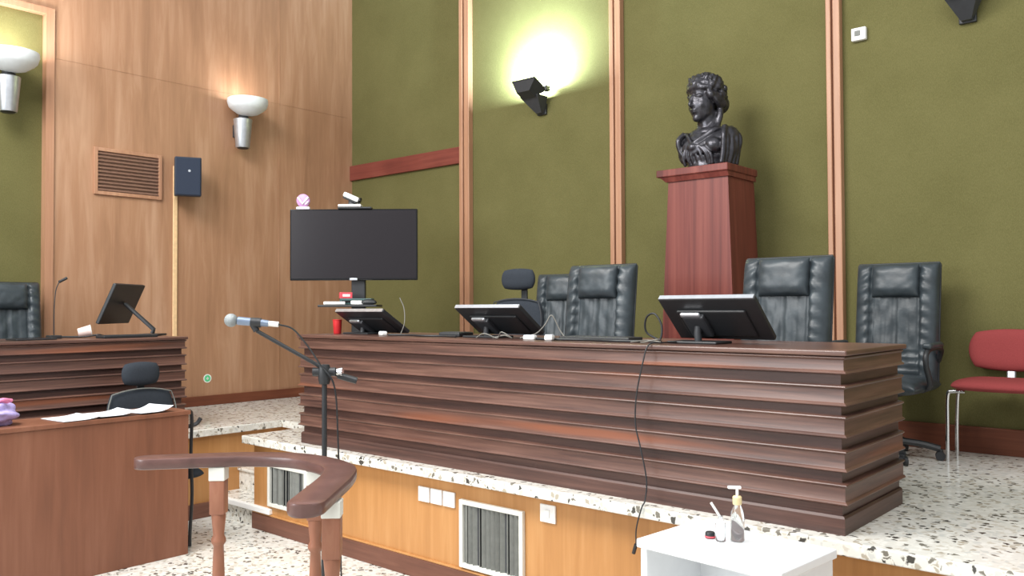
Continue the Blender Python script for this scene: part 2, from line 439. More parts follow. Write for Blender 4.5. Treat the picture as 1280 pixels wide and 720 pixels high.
# ------------------------------------------------------------------ executive chairs
def make_exec(label, loc, rz, lift=0.0, group='black leather judges chairs'):
    t = thing('executive_chair', label, 'chair', loc, rz, group)
    sz = 0.47 + lift
    # five-star base and castors
    bm = B()
    for k in range(5):
        a = 2 * PI * k / 5 + 0.3
        tube(bm, [(0.03 * math.cos(a), 0.03 * math.sin(a), 0.105), (0.18 * math.cos(a), 0.18 * math.sin(a), 0.09), (0.285 * math.cos(a), 0.285 * math.sin(a), 0.066)], 0.02, 8, 4)
    lathe(bm, [(0.04, 0.075), (0.045, 0.10), (0.036, 0.13)], 16)
    obj('star_base', bm, 'black', t, 40)
    for k in range(5):
        a = 2 * PI * k / 5 + 0.3; c = Vector((0.285 * math.cos(a), 0.285 * math.sin(a), 0.026)); d = Vector((-math.sin(a), math.cos(a), 0))
        bm = B(); cyl(bm, c - d * 0.024, c - d * 0.006, 0.026, seg=16); cyl(bm, c + d * 0.006, c + d * 0.024, 0.026, seg=16)
        bx(bm, c + Vector((0, 0, 0.024)), (0.03, 0.03, 0.03), 0.006)
        obj('castor', bm, 'black', t, 40)
    bm = B(); lathe(bm, [(0.03, 0.10), (0.03, sz - 0.16), (0.024, sz - 0.16), (0.024, sz - 0.09)], 16)
    bx(bm, (0, 0, sz - 0.085), (0.22, 0.2, 0.03), 0.008); obj('gas_column', bm, 'black', t, 40)
    # seat
    def sf(u, v):
        g = -0.010 * math.exp(-((abs(u) - 0.56) / 0.04) ** 2)
        return g + 0.006 * noise.noise(Vector((u * 4, v * 5, 1)))
    bm = B(); cushion(bm, 0.50, 0.50, 0.055, 0.04, fn=sf, M4=Matrix.Translation((0, -0.04, sz - 0.04)) @ Matrix.Rotation(-PI / 2, 4, 'X'))
    obj('seat', bm, 'leather', t, 180)
    # backrest
    hb = 0.74; tilt = Matrix.Rotation(R(-7), 4, 'X')
    MB = Matrix.Translation((0, 0.17, sz - 0.045)) @ tilt @ Matrix.Translation((0, 0, hb / 2))
    def bf(u, v):
        a = abs(u); d = 0.0
        d += 0.030 * (1 / (1 + math.exp(-(a - 0.60) * 40)))
        d -= 0.016 * math.exp(-((a - 0.58) / 0.025) ** 2)
        if a < 0.58:
            d -= 0.010 * math.exp(-(u / 0.022) ** 2) if v > -0.52 else 0
            d -= 0.006 * math.exp(-((a - 0.30) / 0.02) ** 2) if -0.52 < v < 0.45 else 0
            if v < -0.40:
                d -= 0.010 * (0.5 + 0.5 * math.cos((v + 0.40) * 2 * PI / 0.115)) ** 4
            d += 0.009 * noise.noise(Vector((u * 5, v * 4, 3.1)))
        else:
            s = (a - 0.58) / 0.42
            d += 0.011 * math.sin(v * 34 + 5 * s + 2 * noise.noise(Vector((u, v * 3, 0)))) * (1 - s) * (0.5 + 0.5 * noise.noise(Vector((u * 3, v * 5, 7)))) * 1.6
        return d
    bm = B(); cushion(bm, 0.485, hb, 0.045, 0.05, nx=56, ny=64, fn=bf, M4=MB, p=9); obj('backrest', bm, 'leather', t, 180)
    # piping round the edge of the back
    pts = []
    for u, v in ((-1, -1), (-1, 0), (-1, .97), (-.97, 1), (0, 1), (.97, 1), (1, .97), (1, 0), (1, -1)):
        pts.append(MB @ Vector((u * 0.2425, 0.004, v * hb / 2)))
    bm = B(); tube(bm, pts, 0.006, 6); obj('piping', bm, 'black', t, 60)
    # head pillow
    def hf(u, v): return 0.004 * noise.noise(Vector((u * 3, v * 3, 5))) - 0.01 * max(0, -v - 0.5)
    MH = Matrix.Translation((0, 0.17, sz - 0.045)) @ tilt @ Matrix.Translation((0, -0.05, hb - 0.115))
    bm = B(); cushion(bm, 0.275, 0.20, 0.048, 0.03, fn=hf, M4=MH, p=5); obj('head_pillow', bm, 'leather', t, 180)
    # arms
    for s in (-1, 1):
        bm = B(); x = s * 0.275
        tube(bm, [(s * 0.22, -0.06, sz - 0.06), (x, -0.10, sz - 0.02), (x, -0.17, sz + 0.10), (x, -0.14, sz + 0.17), (x, 0.0, sz + 0.185), (x, 0.12, sz + 0.17), (s * 0.24, 0.19, sz + 0.10)], 0.016, 8, 5)
        a = obj('armrest', bm, 'black', t, 60)
        bm = B(); bx(bm, (x, -0.03, sz + 0.20), (0.052, 0.25, 0.036), 0.014); obj('arm_pad', bm, 'leather', a, 60)
    return t

ec = make_exec('black leather high-back chair at the bench, left of the bronze bust pedestal', (-3.05, 4.10, ZP), R(2))
dup(ec, (-1.875, 4.12, ZP), R(-1), 'black leather high-back chair directly behind the largest monitor, right of the pedestal')
dup(ec, (-1.665, 5.28, ZP), R(-1), 'black leather high-back chair against the back wall beside the red chair')
dup(ec, (-4.08, 5.12, ZP), R(12), 'black leather high-back chair at the back wall, half hidden behind another leather chair')
make_exec('black leather high-back chair behind the left bench, cut by the picture edge', (-6.99, 2.34, ZP), PI / 2, lift=-0.05)

# ------------------------------------------------------------------ task chairs with a separate headrest
def make_task(label, loc, rz, seat_z, back_w=0.44, back_top=0.98, head_z=1.09, hw=0.25, hh=0.155, ring=False, star=0.25):
    t = thing('task_chair', label, 'chair', loc, rz)
    bm = B()
    for k in range(5):
        a = 2 * PI * k / 5 + PI / 2
        tube(bm, [(0.03 * math.cos(a), 0.03 * math.sin(a), 0.10), (star * math.cos(a), star * math.sin(a), 0.064)], 0.018, 8)
    lathe(bm, [(0.035, 0.07), (0.04, 0.10), (0.03, 0.13)], 16); obj('star_base', bm, 'black', t, 40)
    for k in range(5):
        a = 2 * PI * k / 5 + PI / 2; c = Vector((star * math.cos(a), star * math.sin(a), 0.026)); d = Vector((-math.sin(a), math.cos(a), 0))
        bm = B(); cyl(bm, c - d * 0.022, c + d * 0.022, 0.026, seg=16); bx(bm, c + Vector((0, 0, 0.024)), (0.03, 0.03, 0.03), 0.006); obj('castor', bm, 'black', t, 40)
    bm = B(); lathe(bm, [(0.028, 0.1), (0.028, seat_z - 0.2), (0.02, seat_z - 0.2), (0.02, seat_z - 0.07)], 16); bx(bm, (0, 0, seat_z - 0.075), (0.2, 0.2, 0.03), 0.006)
    obj('gas_column', bm, 'black', t, 40)
    bm = B(); cushion(bm, 0.46, 0.44, 0.04, 0.03, k=0.3, M4=Matrix.Translation((0, -0.02, seat_z - 0.035)) @ Matrix.Rotation(-PI / 2, 4, 'X')); obj('seat', bm, 'char', t, 180)
    bh = back_top - seat_z - 0.10
    zc = back_top - bh / 2
    bm = B(); cushion(bm, back_w, bh, 0.03, 0.03, k=0.55, M4=Matrix.Translation((0, 0.235, zc)) @ Matrix.Rotation(R(-4), 4, 'X'), p=6); obj('backrest', bm, 'char', t, 180)
    pts = []
    for i in range(33):
        a = 2 * PI * i / 32; c, s = math.cos(a), math.sin(a)
        q = max(abs(c), abs(s)); u, v = c / q, s / q
        pts.append((back_w / 2 * 1.01 * u * math.sqrt(1 - .55 * v * v / 2), 0.205 + 0.07 * v * bh / 2, zc + bh / 2 * v * math.sqrt(1 - .55 * u * u / 2)))
    bm = B(); tube(bm, pts, 0.0045, 6); obj('piping', bm, 'slat_grey' if ring else 'dgrey', t, 60)
    bm = B(); tube(bm, [(0, 0.05, seat_z - 0.07), (0, 0.27, seat_z - 0.04), (0, 0.285, seat_z + 0.1), (0, 0.285, back_top - 0.08)], 0.016, 8, 5); obj('back_bar', bm, 'black', t, 60)
    bm = B(); bx(bm, (0.02, 0.29, (back_top + head_z) / 2 - 0.03), (0.05, 0.016, head_z - back_top + 0.12), 0.005); obj('headrest_stem', bm, 'black', t)
    bm = B(); cushion(bm, hw, hh, 0.04, 0.035, k=0.6, M4=Matrix.Translation((0, 0.245, head_z)), p=3); obj('headrest', bm, 'char', t, 180)
    return t

make_task('charcoal fabric task chair with tall headrest at the clerk desk on the floor', (-5.505, 2.70, 0), PI / 2, 0.50, ring=True, back_w=0.475, back_top=1.018, head_z=1.118, hw=0.262, hh=0.162, star=0.20)
make_task('black task chair with padded headrest on a stem, behind the middle monitor', (-3.835, 4.22, ZP), R(4), 0.55, back_top=0.96, head_z=1.095, hw=0.285, hh=0.15)

# ------------------------------------------------------------------ red chair
t = thing('visitor_chair', 'red upholstered visitor chair on chrome legs at the right edge', 'chair', (-1.085, 5.45, ZP), R(-2))
bm = B(); cushion(bm, 0.47, 0.44, 0.04, 0.03, k=0.4, M4=Matrix.Translation((0, -0.02, 0.445)) @ Matrix.Rotation(-PI / 2, 4, 'X'), p=5); obj('seat', bm, 'red_fab', t, 180)
bm = B(); cushion(bm, 0.46, 0.25, 0.035, 0.025, k=0.62, M4=Matrix.Translation((0, 0.225, 0.635)) @ Matrix.Rotation(R(-8), 4, 'X'), p=5); obj('backrest', bm, 'red_fab', t, 180)
bm = B(); bx(bm, (0, 0.215, 0.50), (0.045, 0.03, 0.12), 0.006, (R(-8), 0, 0)); bx(bm, (0, 0.12, 0.432), (0.045, 0.2, 0.012), 0.003); obj('back_bracket', bm, 'silver', t)
for s in (-1, 1):
    bm = B(); tube(bm, [(s * 0.16, -0.12, 0.408), (s * 0.225, -0.12, 0.405), (s * 0.252, -0.12, 0.38), (s * 0.256, -0.12, 0.2), (s * 0.258, -0.12, 0.0)], 0.0115, 10, 5); obj('leg', bm, 'chrome', t, 60)
    bm = B(); tube(bm, [(s * 0.16, 0.08, 0.408), (s * 0.235, 0.09, 0.405), (s * 0.258, 0.10, 0.38), (s * 0.27, 0.11, 0.2), (s * 0.275, 0.12, 0.0)], 0.0115, 10, 5); obj('leg', bm, 'chrome', t, 60)

# ------------------------------------------------------------------ monitors on the bench
def make_monitor(label, top_mid, bot_mid, w, loc, badge=True):
    """seen from behind: panel between a top edge (near the public) and a bottom edge further back"""
    t = thing('monitor', label, 'monitor', loc, 0, 'bench monitors turned to the judges')
    a, b = Vector(top_mid) - Vector(loc), Vector(bot_mid) - Vector(loc)
    up = (a - b); h = up.length; up.normalize(); xax = Vector((1, 0, 0)); nrm = xax.cross(up)  # nrm points to the public side (-y, down)
    Mx = Matrix((xax, up, nrm)).transposed().to_4x4(); Mx.translation = (a + b) / 2
    if nrm.y > 0: pass
    sgn = -1 if nrm.y > 0 else 1
    def loc_bm(f):
        bm = B(); f(bm); bmesh.ops.transform(bm, matrix=Mx, verts=bm.verts); return bm
    obj('housing', loc_bm(lambda m: bx(m, (0, 0, sgn * 0.0), (w, h, 0.026), 0.006)), 'black', t)
    obj('screen', loc_bm(lambda m: bx(m, (0, 0.004, -sgn * 0.0135), (w - 0.03, h - 0.035, 0.002))), 'screen', t)
    obj('rear_cover', loc_bm(lambda m: bx(m, (0, -0.02, sgn * 0.016), (w * 0.72, h * 0.62, 0.016), 0.007)), 'black', t)
    obj('top_strip', loc_bm(lambda m: bx(m, (0, h / 2 + 0.001, 0), (w - 0.01, 0.004, 0.022))), 'silver', t)
    bkt = loc_bm(lambda m: bx(m, (-w * 0.18, -0.02, sgn * 0.032), (0.11, h * 0.5, 0.03), 0.008))
    arm = obj('bracket', bkt, 'dgrey', t)
    if badge:
        obj('knob', loc_bm(lambda m: lathe(m, [(0.018, 0.0), (0.018, sgn * 0.052)], 16, Matrix.Translation((-w * 0.18, -h * 0.14, 0)))), 'black', arm)
        obj('handle', loc_bm(lambda m: bx(m, (-w * 0.2, h * 0.2, sgn * 0.036), (0.105, 0.028, 0.02), 0.01)), 'silver', t)
    c = Mx @ Vector((-w * 0.18, -0.02, sgn * 0.04))
    bm = B(); tube(bm, [c, c + Vector((0, -0.005, -0.03)), (c.x, c.y - 0.0, 0.02), (c.x, c.y, 0.0)], 0.017, 10); obj('neck', bm, 'dgrey', t, 60)
    bm = B(); bx(bm, (c.x, c.y + 0.01, 0.006), (0.26, 0.16, 0.012), 0.005); obj('foot', bm, 'black', t)
    return t
ZT = ZP + 0.725
make_monitor('large black monitor tilted back, seen from behind, at the right of the bench', (-1.90, 3.51, 1.603), (-1.895, 3.72, 1.412), 0.49, (-1.9, 3.62, ZT))
make_monitor('black tilted monitor in the middle of the bench before the padded headrest', (-3.27, 3.51, 1.566), (-3.27, 3.725, 1.414), 0.50, (-3.27, 3.62, ZT))
make_monitor('black tilted monitor at the left end of the bench under the television', (-4.41, 3.51, 1.545), (-4.41, 3.735, 1.402), 0.49, (-4.41, 3.62, ZT))

# monitor on the left bench, on a slanted arm
t = thing('monitor', 'black monitor on a slanted arm on the left bench', 'monitor', (-6.55, 3.06, ZP + 0.692), R(131 - 0))
bm = B(); bx(bm, (0, 0, 0), (0.50, 0.028, 0.33), 0.006); q = Matrix.Translation((-0.02, 0.13, 0.25)) @ Matrix.Rotation(R(24), 4, 'X'); bmesh.ops.transform(bm, matrix=q, verts=bm.verts); obj('housing', bm, 'black', t)
bm = B(); bx(bm, (0, 0.0145, 0.005), (0.47, 0.002, 0.29)); bmesh.ops.transform(bm, matrix=q, verts=bm.verts); obj('screen', bm, 'screen', t)
bm = B(); tube(bm, [(0, -0.10, 0.02), (0, -0.11, 0.05), (-0.02, 0.105, 0.25)], 0.014, 8); tube(bm, [(0.03, -0.10, 0.02), (0.03, -0.11, 0.05), (0.01, 0.105, 0.25)], 0.01, 8); obj('arm', bm, 'dgrey', t, 60)
bm = B(); bx(bm, (0.01, -0.09, 0.008), (0.22, 0.16, 0.016), 0.006); obj('foot', bm, 'black', t)

# ------------------------------------------------------------------ television on its stand
ang = math.atan2(0.6587, 0.752)
TVC = Vector((-5.585, 4.40, ZP))
t = thing('television', 'large flat television on a black column stand behind the bench', 'television', TVC, ang)
bm = B(); bx(bm, (0, 0, 1.422), (1.05, 0.045, 0.588), 0.006); bx(bm, (0, 0.035, 1.40), (0.7, 0.04, 0.36), 0.012); obj('housing', bm, 'blackg', t)
bm = B(); bx(bm, (0, -0.0225, 1.425), (1.028, 0.003, 0.56)); obj('screen', bm, 'screen', t)
bm = B(); bx(bm, (0.0, -0.026, 1.137), (0.065, 0.006, 0.018), 0.002); obj('badge', bm, 'silver', t)
bm = B(); bx(bm, (0.03, 0.045, 0.75), (0.115, 0.05, 1.42), 0.008); obj('column', bm, 'black', t)
bm = B(); bx(bm, (-0.01, -0.10, 0.918), (0.47, 0.30, 0.018), 0.004); obj('shelf', bm, 'black', t)
bm = B(); bx(bm, (0.03, 0.0, 0.03), (0.62, 0.06, 0.05), 0.01); bx(bm, (-0.25, 0.0, 0.03), (0.06, 0.5, 0.05), 0.01); bx(bm, (0.31, 0.0, 0.03), (0.06, 0.5, 0.05), 0.01); obj('foot', bm, 'black', t)

def tvp(x, y, z):
    c, s = math.cos(ang), math.sin(ang); return Vector((TVC.x + c * x - s * y, TVC.y + s * x + c * y, TVC.z + z))
zs = 0.928
o = thing('remote_control', 'white remote control lying on the television shelf', 'remote', tvp(-0.12, -0.205, zs), ang + 0.2)
bm = B(); bx(bm, (0, 0, 0.0125), (0.17, 0.045, 0.025), 0.006); obj('body', bm, 'white', o)
bm = B()
for i in range(5): bx(bm, (-0.06 + i * 0.028, -0.0, 0.026), (0.014, 0.022, 0.003), 0.001)
obj('buttons', bm, 'dgrey', o)
o = thing('power_adapter', 'white power adapter on the television shelf, right of the remote', 'adapter', tvp(0.06, -0.208, zs), ang - 0.1)
bm = B(); bx(bm, (0, 0, 0.016), (0.09, 0.05, 0.032), 0.008); obj('body', bm, 'white', o)
bm = B(); tube(bm, [(0.045, 0, 0.015), (0.058, -0.01, 0.006), (0.04, -0.035, 0.005), (-0.02, -0.036, 0.005)], 0.004, 6, 6); obj('lead', bm, 'white', o, 60)
o = thing('set_top_box', 'dark teal box lying flat on the television shelf', 'box', tvp(0.04, -0.085, zs), ang)
bm = B(); bx(bm, (0, 0, 0.025), (0.26, 0.13, 0.05), 0.006); obj('body', bm, 'teal', o)
bm = B(); bx(bm, (0, -0.066, 0.025), (0.22, 0.002, 0.018)); obj('front_window', bm, 'blackg', o)
o = thing('packet', 'small red and white packet on top of the shelf pile', 'packet', tvp(-0.05, -0.1, zs + 0.05), ang + 0.4)
bm = B(); bx(bm, (0, 0, 0.025), (0.10, 0.05, 0.05), 0.004); obj('carton', bm, 'pinkred', o)
bm = B(); bx(bm, (0, -0.0255, 0.025), (0.06, 0.001, 0.02)); obj('label_patch', bm, 'white', o)
o = thing('handset', 'black handset at the right end of the television shelf', 'handset', tvp(0.19, -0.212, zs), ang + 0.1)
bm = B(); cushion(bm, 0.12, 0.06, 0.03, 0.012, 12, 12, k=0.4, M4=Matrix.Translation((-0.03, 0, 0.012)) @ Matrix.Rotation(-PI / 2, 4, 'X'), p=3); obj('body', bm, 'black', o, 180)

# things on top of the television
zt = 1.716
o = thing('conference_camera', 'white and black conference camera on top of the television', 'camera', tvp(0.0, 0.0, zt), ang)
bm = B(); bx(bm, (0.01, 0.0, 0.008), (0.28, 0.09, 0.016), 0.005); obj('clamp', bm, 'black', o)
bm = B(); bx(bm, (-0.03, -0.01, 0.027), (0.19, 0.085, 0.022), 0.008); obj('base', bm, 'white', o)
bm = B(); lathe(bm, [(0.03, 0.036), (0.026, 0.075)], 16, Matrix.Translation((-0.02, 0, 0))); obj('swivel', bm, 'dgrey', o, 40)
bm = B(); q = Matrix.Translation((-0.02, -0.01, 0.098)) @ Matrix.Rotation(R(24), 4, 'Y'); bx(bm, (0, 0, 0), (0.135, 0.07, 0.042), 0.012); bmesh.ops.transform(bm, matrix=q, verts=bm.verts); hd = obj('head', bm, 'white', o, 40)
bm = B(); lathe(bm, [(0.026, 0), (0.03, 0.012), (0.022, 0.02)], 18, q @ Matrix.Translation((0.066, 0, -0.0)) @ Matrix.Rotation(R(90), 4, 'Y')); obj('lens', bm, 'blackg', hd, 40)
bm = B(); bx(bm, (0, 0, -0.026), (0.12, 0.06, 0.014), 0.004); bmesh.ops.transform(bm, matrix=q, verts=bm.verts); obj('underside', bm, 'black', hd)
o = thing('ornament', 'small lilac round ornament with pale check mark on top of the television', 'ornament', tvp(-0.42, 0, zt), ang)
bm = B(); bx(bm, (0, 0, 0.011), (0.11, 0.04, 0.022), 0.006); obj('base', bm, 'pale', o)
bm = B(); lathe(bm, [(0.05, -0.012), (0.055, -0.008), (0.055, 0.008), (0.05, 0.012)], 28, Matrix.Translation((0, 0, 0.073)) @ Matrix.Rotation(PI / 2, 4, 'X')); obj('disc', bm, 'lilac', o, 40)
bm = B(); tube(bm, [(-0.042, -0.014, 0.10), (-0.004, -0.015, 0.045), (0.045, -0.014, 0.10)], 0.010, 8); tube(bm, [(0.02, -0.014, 0.04), (0.045, -0.014, 0.065)], 0.008, 8); obj('check_mark', bm, 'pale', o, 60)

# ------------------------------------------------------------------ pedestal and bust
t = thing('pedestal', 'reddish wooden pedestal carrying the bronze bust', 'pedestal', (-2.85, 5.34, ZP))
def taper(bm, a, za, b, zb):
    v = []
    for (x0, x1, y0, y1), z in ((a, za), (b, zb)):
        v += [bm.verts.new(p) for p in ((x0, y0, z), (x1, y0, z), (x1, y1, z), (x0, y1, z))]
    bm.faces.new(v[0:4][::-1]); bm.faces.new(v[4:8])
    for k in range(4): bm.faces.new((v[k], v[(k + 1) % 4], v[4 + (k + 1) % 4], v[4 + k]))
bm = B(); taper(bm, (-0.295, 0.305, -0.21, 0.22), 0, (-0.21, 0.24, -0.185, 0.20), 1.785); obj('shaft', bm, 'red_wood', t)
bm = B(); taper(bm, (-0.225, 0.252, -0.198, 0.212), 1.765, (-0.262, 0.25, -0.215, 0.212), 1.80); obj('moulding', bm, 'red_wood', t)
bm = B(); bb(bm, (-0.285, -0.225, 1.80), (0.258, 0.225, 1.85), 0.006); obj('cap', bm, 'red_wood', t)
bm = B(); bb(bm, (-0.33, -0.245, 0), (0.34, 0.25, 0.10), 0.006); obj('plinth', bm, 'red_wood', t)

def make_bust(loc):
    bm = B()
    # cut-off chest standing on a low foot
    lathe(bm, [(0.12, 0.0), (0.125, 0.015), (0.12, 0.05), (0.13, 0.08)], 24, Matrix.Scale(1.15, 4, (1, 0, 0)))
    ell(bm, (0, 0.01, 0.13), (0.175, 0.115, 0.12))
    ell(bm, (0, 0.01, 0.19), (0.195, 0.11, 0.085))
    ell(bm, (0, 0.012, 0.25), (0.145, 0.085, 0.05))
    for s in (-1, 1):
        ell(bm, (s * 0.165, 0.015, 0.215), (0.055, 0.075, 0.065))
        ell(bm, (s * 0.185, 0.015, 0.14), (0.038, 0.065, 0.085))
        ell(bm, (s * 0.08, -0.08, 0.15), (0.066, 0.052, 0.055))
    tube(bm, [(0, 0.02, 0.22), (-0.004, 0.012, 0.30), (-0.008, 0.0, 0.40)], 0.066, 16, 5)
    for s in (-1, 1): tube(bm, [(s * 0.03, -0.045, 0.25), (s * 0.05, -0.01, 0.31), (s * 0.06, 0.03, 0.38)], 0.022, 10, 4)
    ha = Matrix.Translation((-0.012, -0.012, 0.462)) @ Matrix.Rotation(R(-20), 4, 'Z') @ Matrix.Rotation(R(3), 4, 'X') @ Matrix.Scale(1.22, 4)
    hv = []
    hv += ell(bm, (0, 0.012, 0.055), (0.085, 0.10, 0.095))            # skull
    hv += ell(bm, (0, -0.022, -0.015), (0.068, 0.074, 0.098))          # face
    hv += ell(bm, (0, -0.030, -0.065), (0.050, 0.052, 0.045))          # jaw
    hv += ell(bm, (0, -0.062, -0.090), (0.026, 0.024, 0.022))          # chin
    for s in (-1, 1):
        hv += ell(bm, (s * 0.034, -0.056, -0.024), (0.027, 0.026, 0.034))   # cheek
        hv += ell(bm, (s * 0.030, -0.073, 0.028), (0.028, 0.013, 0.009), (0, 0, s * 0.25))  # brow
        hv += ell(bm, (s * 0.029, -0.0775, 0.007), (0.013, 0.010, 0.007))   # eye
    hv += tube(bm, [(0, -0.088, 0.032), (0, -0.100, 0.004), (0, -0.110, -0.018), (0, -0.092, -0.027)], 0.0105, 10, 4)
    hv += ell(bm, (0, -0.096, -0.021), (0.017, 0.010, 0.008))
    hv += ell(bm, (0, -0.089, -0.047), (0.023, 0.010, 0.006)); hv += ell(bm, (0, -0.086, -0.058), (0.019, 0.011, 0.007))
    rnd = random.Random(3)
    for i in range(170):                                              # curls over skull, sides and nape
        th = rnd.uniform(0, 2 * PI); ph = rnd.uniform(0.0, 2.1)
        d = Vector((math.sin(ph) * math.cos(th), math.sin(ph) * math.sin(th), math.cos(ph)))
        p = Vector((d.x * 0.090, 0.016 + d.y * 0.106, 0.050 + d.z * 0.100))
        if p.y < -0.030 and p.z < 0.088: continue
        r = rnd.uniform(0.014, 0.026); hv += ell(bm, p, (r, r, r * 0.8), (rnd.random() * 3, rnd.random() * 3, 0), 10, 8)
    for i in range(13):                                               # waves framing the brow
        a = PI * (0.06 + 0.88 * i / 12)
        p = Vector((0.080 * math.cos(a), -0.02 - 0.058 * math.sin(a), 0.062 + 0.016 * math.sin(a))); hv += ell(bm, p, (0.018, 0.015, 0.017), None, 10, 8)
        p = Vector((0.078 * math.cos(a + .1), -0.012 - 0.056 * math.sin(a), 0.088 + 0.018 * math.sin(a))); hv += ell(bm, p, (0.019, 0.018, 0.018), None, 10, 8)
    for i in range(17):                                               # wreath of leaves
        a = PI * (-0.05 + 1.1 * i / 16)
        p = Vector((0.094 * math.cos(a), 0.012 - 0.062 * math.sin(a), 0.116 + 0.020 * math.sin(a))); hv += ell(bm, p, (0.027, 0.008, 0.015), (0.4, 0.9 * (-1) ** i, a + PI / 2), 10, 8)
    for s in (-1, 1):                                                 # side waves drawn back to the knot
        for k in range(3):
            hv += tube(bm, [(s * 0.072, -0.045 + .02 * k, 0.05), (s * 0.086, -0.01 + .02 * k, 0.015), (s * 0.078, 0.035 + .02 * k, -0.02), (s * 0.045, 0.085, -0.03)], 0.017, 8, 5)
    hv += ell(bm, (0, 0.115, -0.005), (0.055, 0.048, 0.055))
    for s in (-1, 1): hv += tube(bm, [(s * 0.055, 0.06, -0.03), (s * 0.068, 0.045, -0.08), (s * 0.062, 0.03, -0.13), (s * 0.075, 0.0, -0.175)], 0.019, 8, 5)
    bmesh.ops.transform(bm, matrix=ha, verts=hv)
    # drapery: folds crossing the chest, a knot, and swags falling from the shoulders
    def fold(pts, r): tube(bm, [Vector(p) + Vector((rnd.uniform(-.006, .006), rnd.uniform(-.006, .003), rnd.uniform(-.006, .006))) for p in pts], r, 8, 6)
    for k in range(6):
        o = 0.017 * k
        fold([(0.13, 0.03, 0.275 - o * .4), (0.09, -0.065, 0.262 - o * .8), (0.03, -0.112, 0.215 - o * .9), (-0.05, -0.128, 0.155 - o * .6), (-0.16, -0.06, 0.12 - o * .5)], 0.010 + 0.002 * (k % 2))
    for k in range(4):
        o = 0.02 * k
        fold([(-0.15, 0.03, 0.265 - o), (-0.11, -0.07, 0.25 - o), (-0.07, -0.115, 0.195 - o), (-0.04, -0.128, 0.145 - o * .6)], 0.011)
    for k in range(5):
        x = 0.212 - 0.012 * k
        fold([(0.15, 0.035 - 0.02 * k, 0.275), (x + 0.002, 0.035 - 0.03 * k, 0.20), (x, 0.035 - 0.03 * k, 0.10), (x - 0.02, 0.035 - 0.03 * k, 0.015)], 0.019)
        fold([(-0.15, 0.03 - 0.02 * k, 0.26), (-x - 0.004, 0.03 - 0.03 * k, 0.20), (-x + 0.01, 0.03 - 0.03 * k, 0.13), (-x + 0.06, 0.02 - 0.025 * k, 0.06)], 0.019)
    for k in range(7):
        fold([(-0.10 + 0.022 * k, -0.125, 0.145), (-0.12 + 0.034 * k, -0.122, 0.085), (-0.11 + 0.034 * k, -0.10, 0.02)], 0.012)
    ell(bm, (-0.045, -0.135, 0.145), (0.034, 0.022, 0.026))
    bmesh.ops.recalc_face_normals(bm, faces=bm.faces)
    me = bpy.data.meshes.new('tmp'); bm.to_mesh(me); bm.free()
    o = bpy.data.objects.new('tmp', me); COL.objects.link(o)
    md = o.modifiers.new('r', 'REMESH'); md.mode = 'VOXEL'; md.voxel_size = 0.0055; md.use_smooth_shade = True
    ms = o.modifiers.new('s', 'SMOOTH'); ms.factor = 0.5; ms.iterations = 4
    dg = bpy.context.evaluated_depsgraph_get(); dg.update()
    m2 = bpy.data.meshes.new_from_object(o.evaluated_get(dg)); m2.name = 'bust'
    COL.objects.unlink(o); bpy.data.objects.remove(o)
    m2.materials.clear(); m2.materials.append(M['bronze'])
    m2.polygons.foreach_set('use_smooth', [True] * len(m2.polygons))
    b = bpy.data.objects.new('bust', m2); COL.objects.link(b); b.location = loc
    tag(b, 'dark bronze bust of a woman with curled hair and draped robe', 'bust'); return b
bu = make_bust((-2.85, 5.33, ZP + 1.85)); bu.scale = (1.02, 1.02, 1.02)

# ------------------------------------------------------------------ clerk desk
t = thing('clerk_desk', 'reddish brown clerk desk with plain front panel at lower left', 'desk', (-5.14, 0, 0))
bm = B(); bb(bm, (-0.03, 0.4, 0.0), (0.0, 2.725, 0.885), 0.003); obj('front_panel', bm, 'desk_wood', t)
bm = B(); bb(bm, (-0.36, 0.4, 0.885), (0.012, 2.735, 0.912), 0.004); obj('top', bm, 'desk_wood', t)
bm = B(); bb(bm, (-0.075, 2.695, 0), (-0.03, 2.725, 0.885), 0.003); obj('side_panel', bm, 'desk_wood', t)
bm = B(); bb(bm, (-0.34, 0.4, 0), (-0.03, 0.43, 0.885), 0.003); obj('side_panel', bm, 'desk_wood', t)
bm = B(); tube(bm, [(-0.08, 2.735, 0.885), (-0.09, 2.775, 0.895), (-0.105, 2.802, 0.85), (-0.11, 2.800, 0.6), (-0.105, 2.806, 0.35), (-0.115, 2.798, 0.1), (-0.12, 2.80, 0.012)], 0.011, 8, 6)
c = obj('cable', bm, 'black'); tag(c, 'thick black cable hanging down the right side of the clerk desk', 'cable')
bm = B(); tube(bm, [(-0.16, 2.729, 0.79), (-0.16, 2.80, 0.785), (-0.15, 2.86, 0.80), (-0.14, 2.885, 0.835)], 0.014, 8, 5); bx(bm, (-0.16, 2.731, 0.79), (0.05, 0.012, 0.09), 0.003)
h = obj('hook', bm, 'black'); tag(h, 'black bag hook fixed to the right side of the clerk desk', 'hook')
for o in (c, h): o.location = (-5.14, 0, 0)

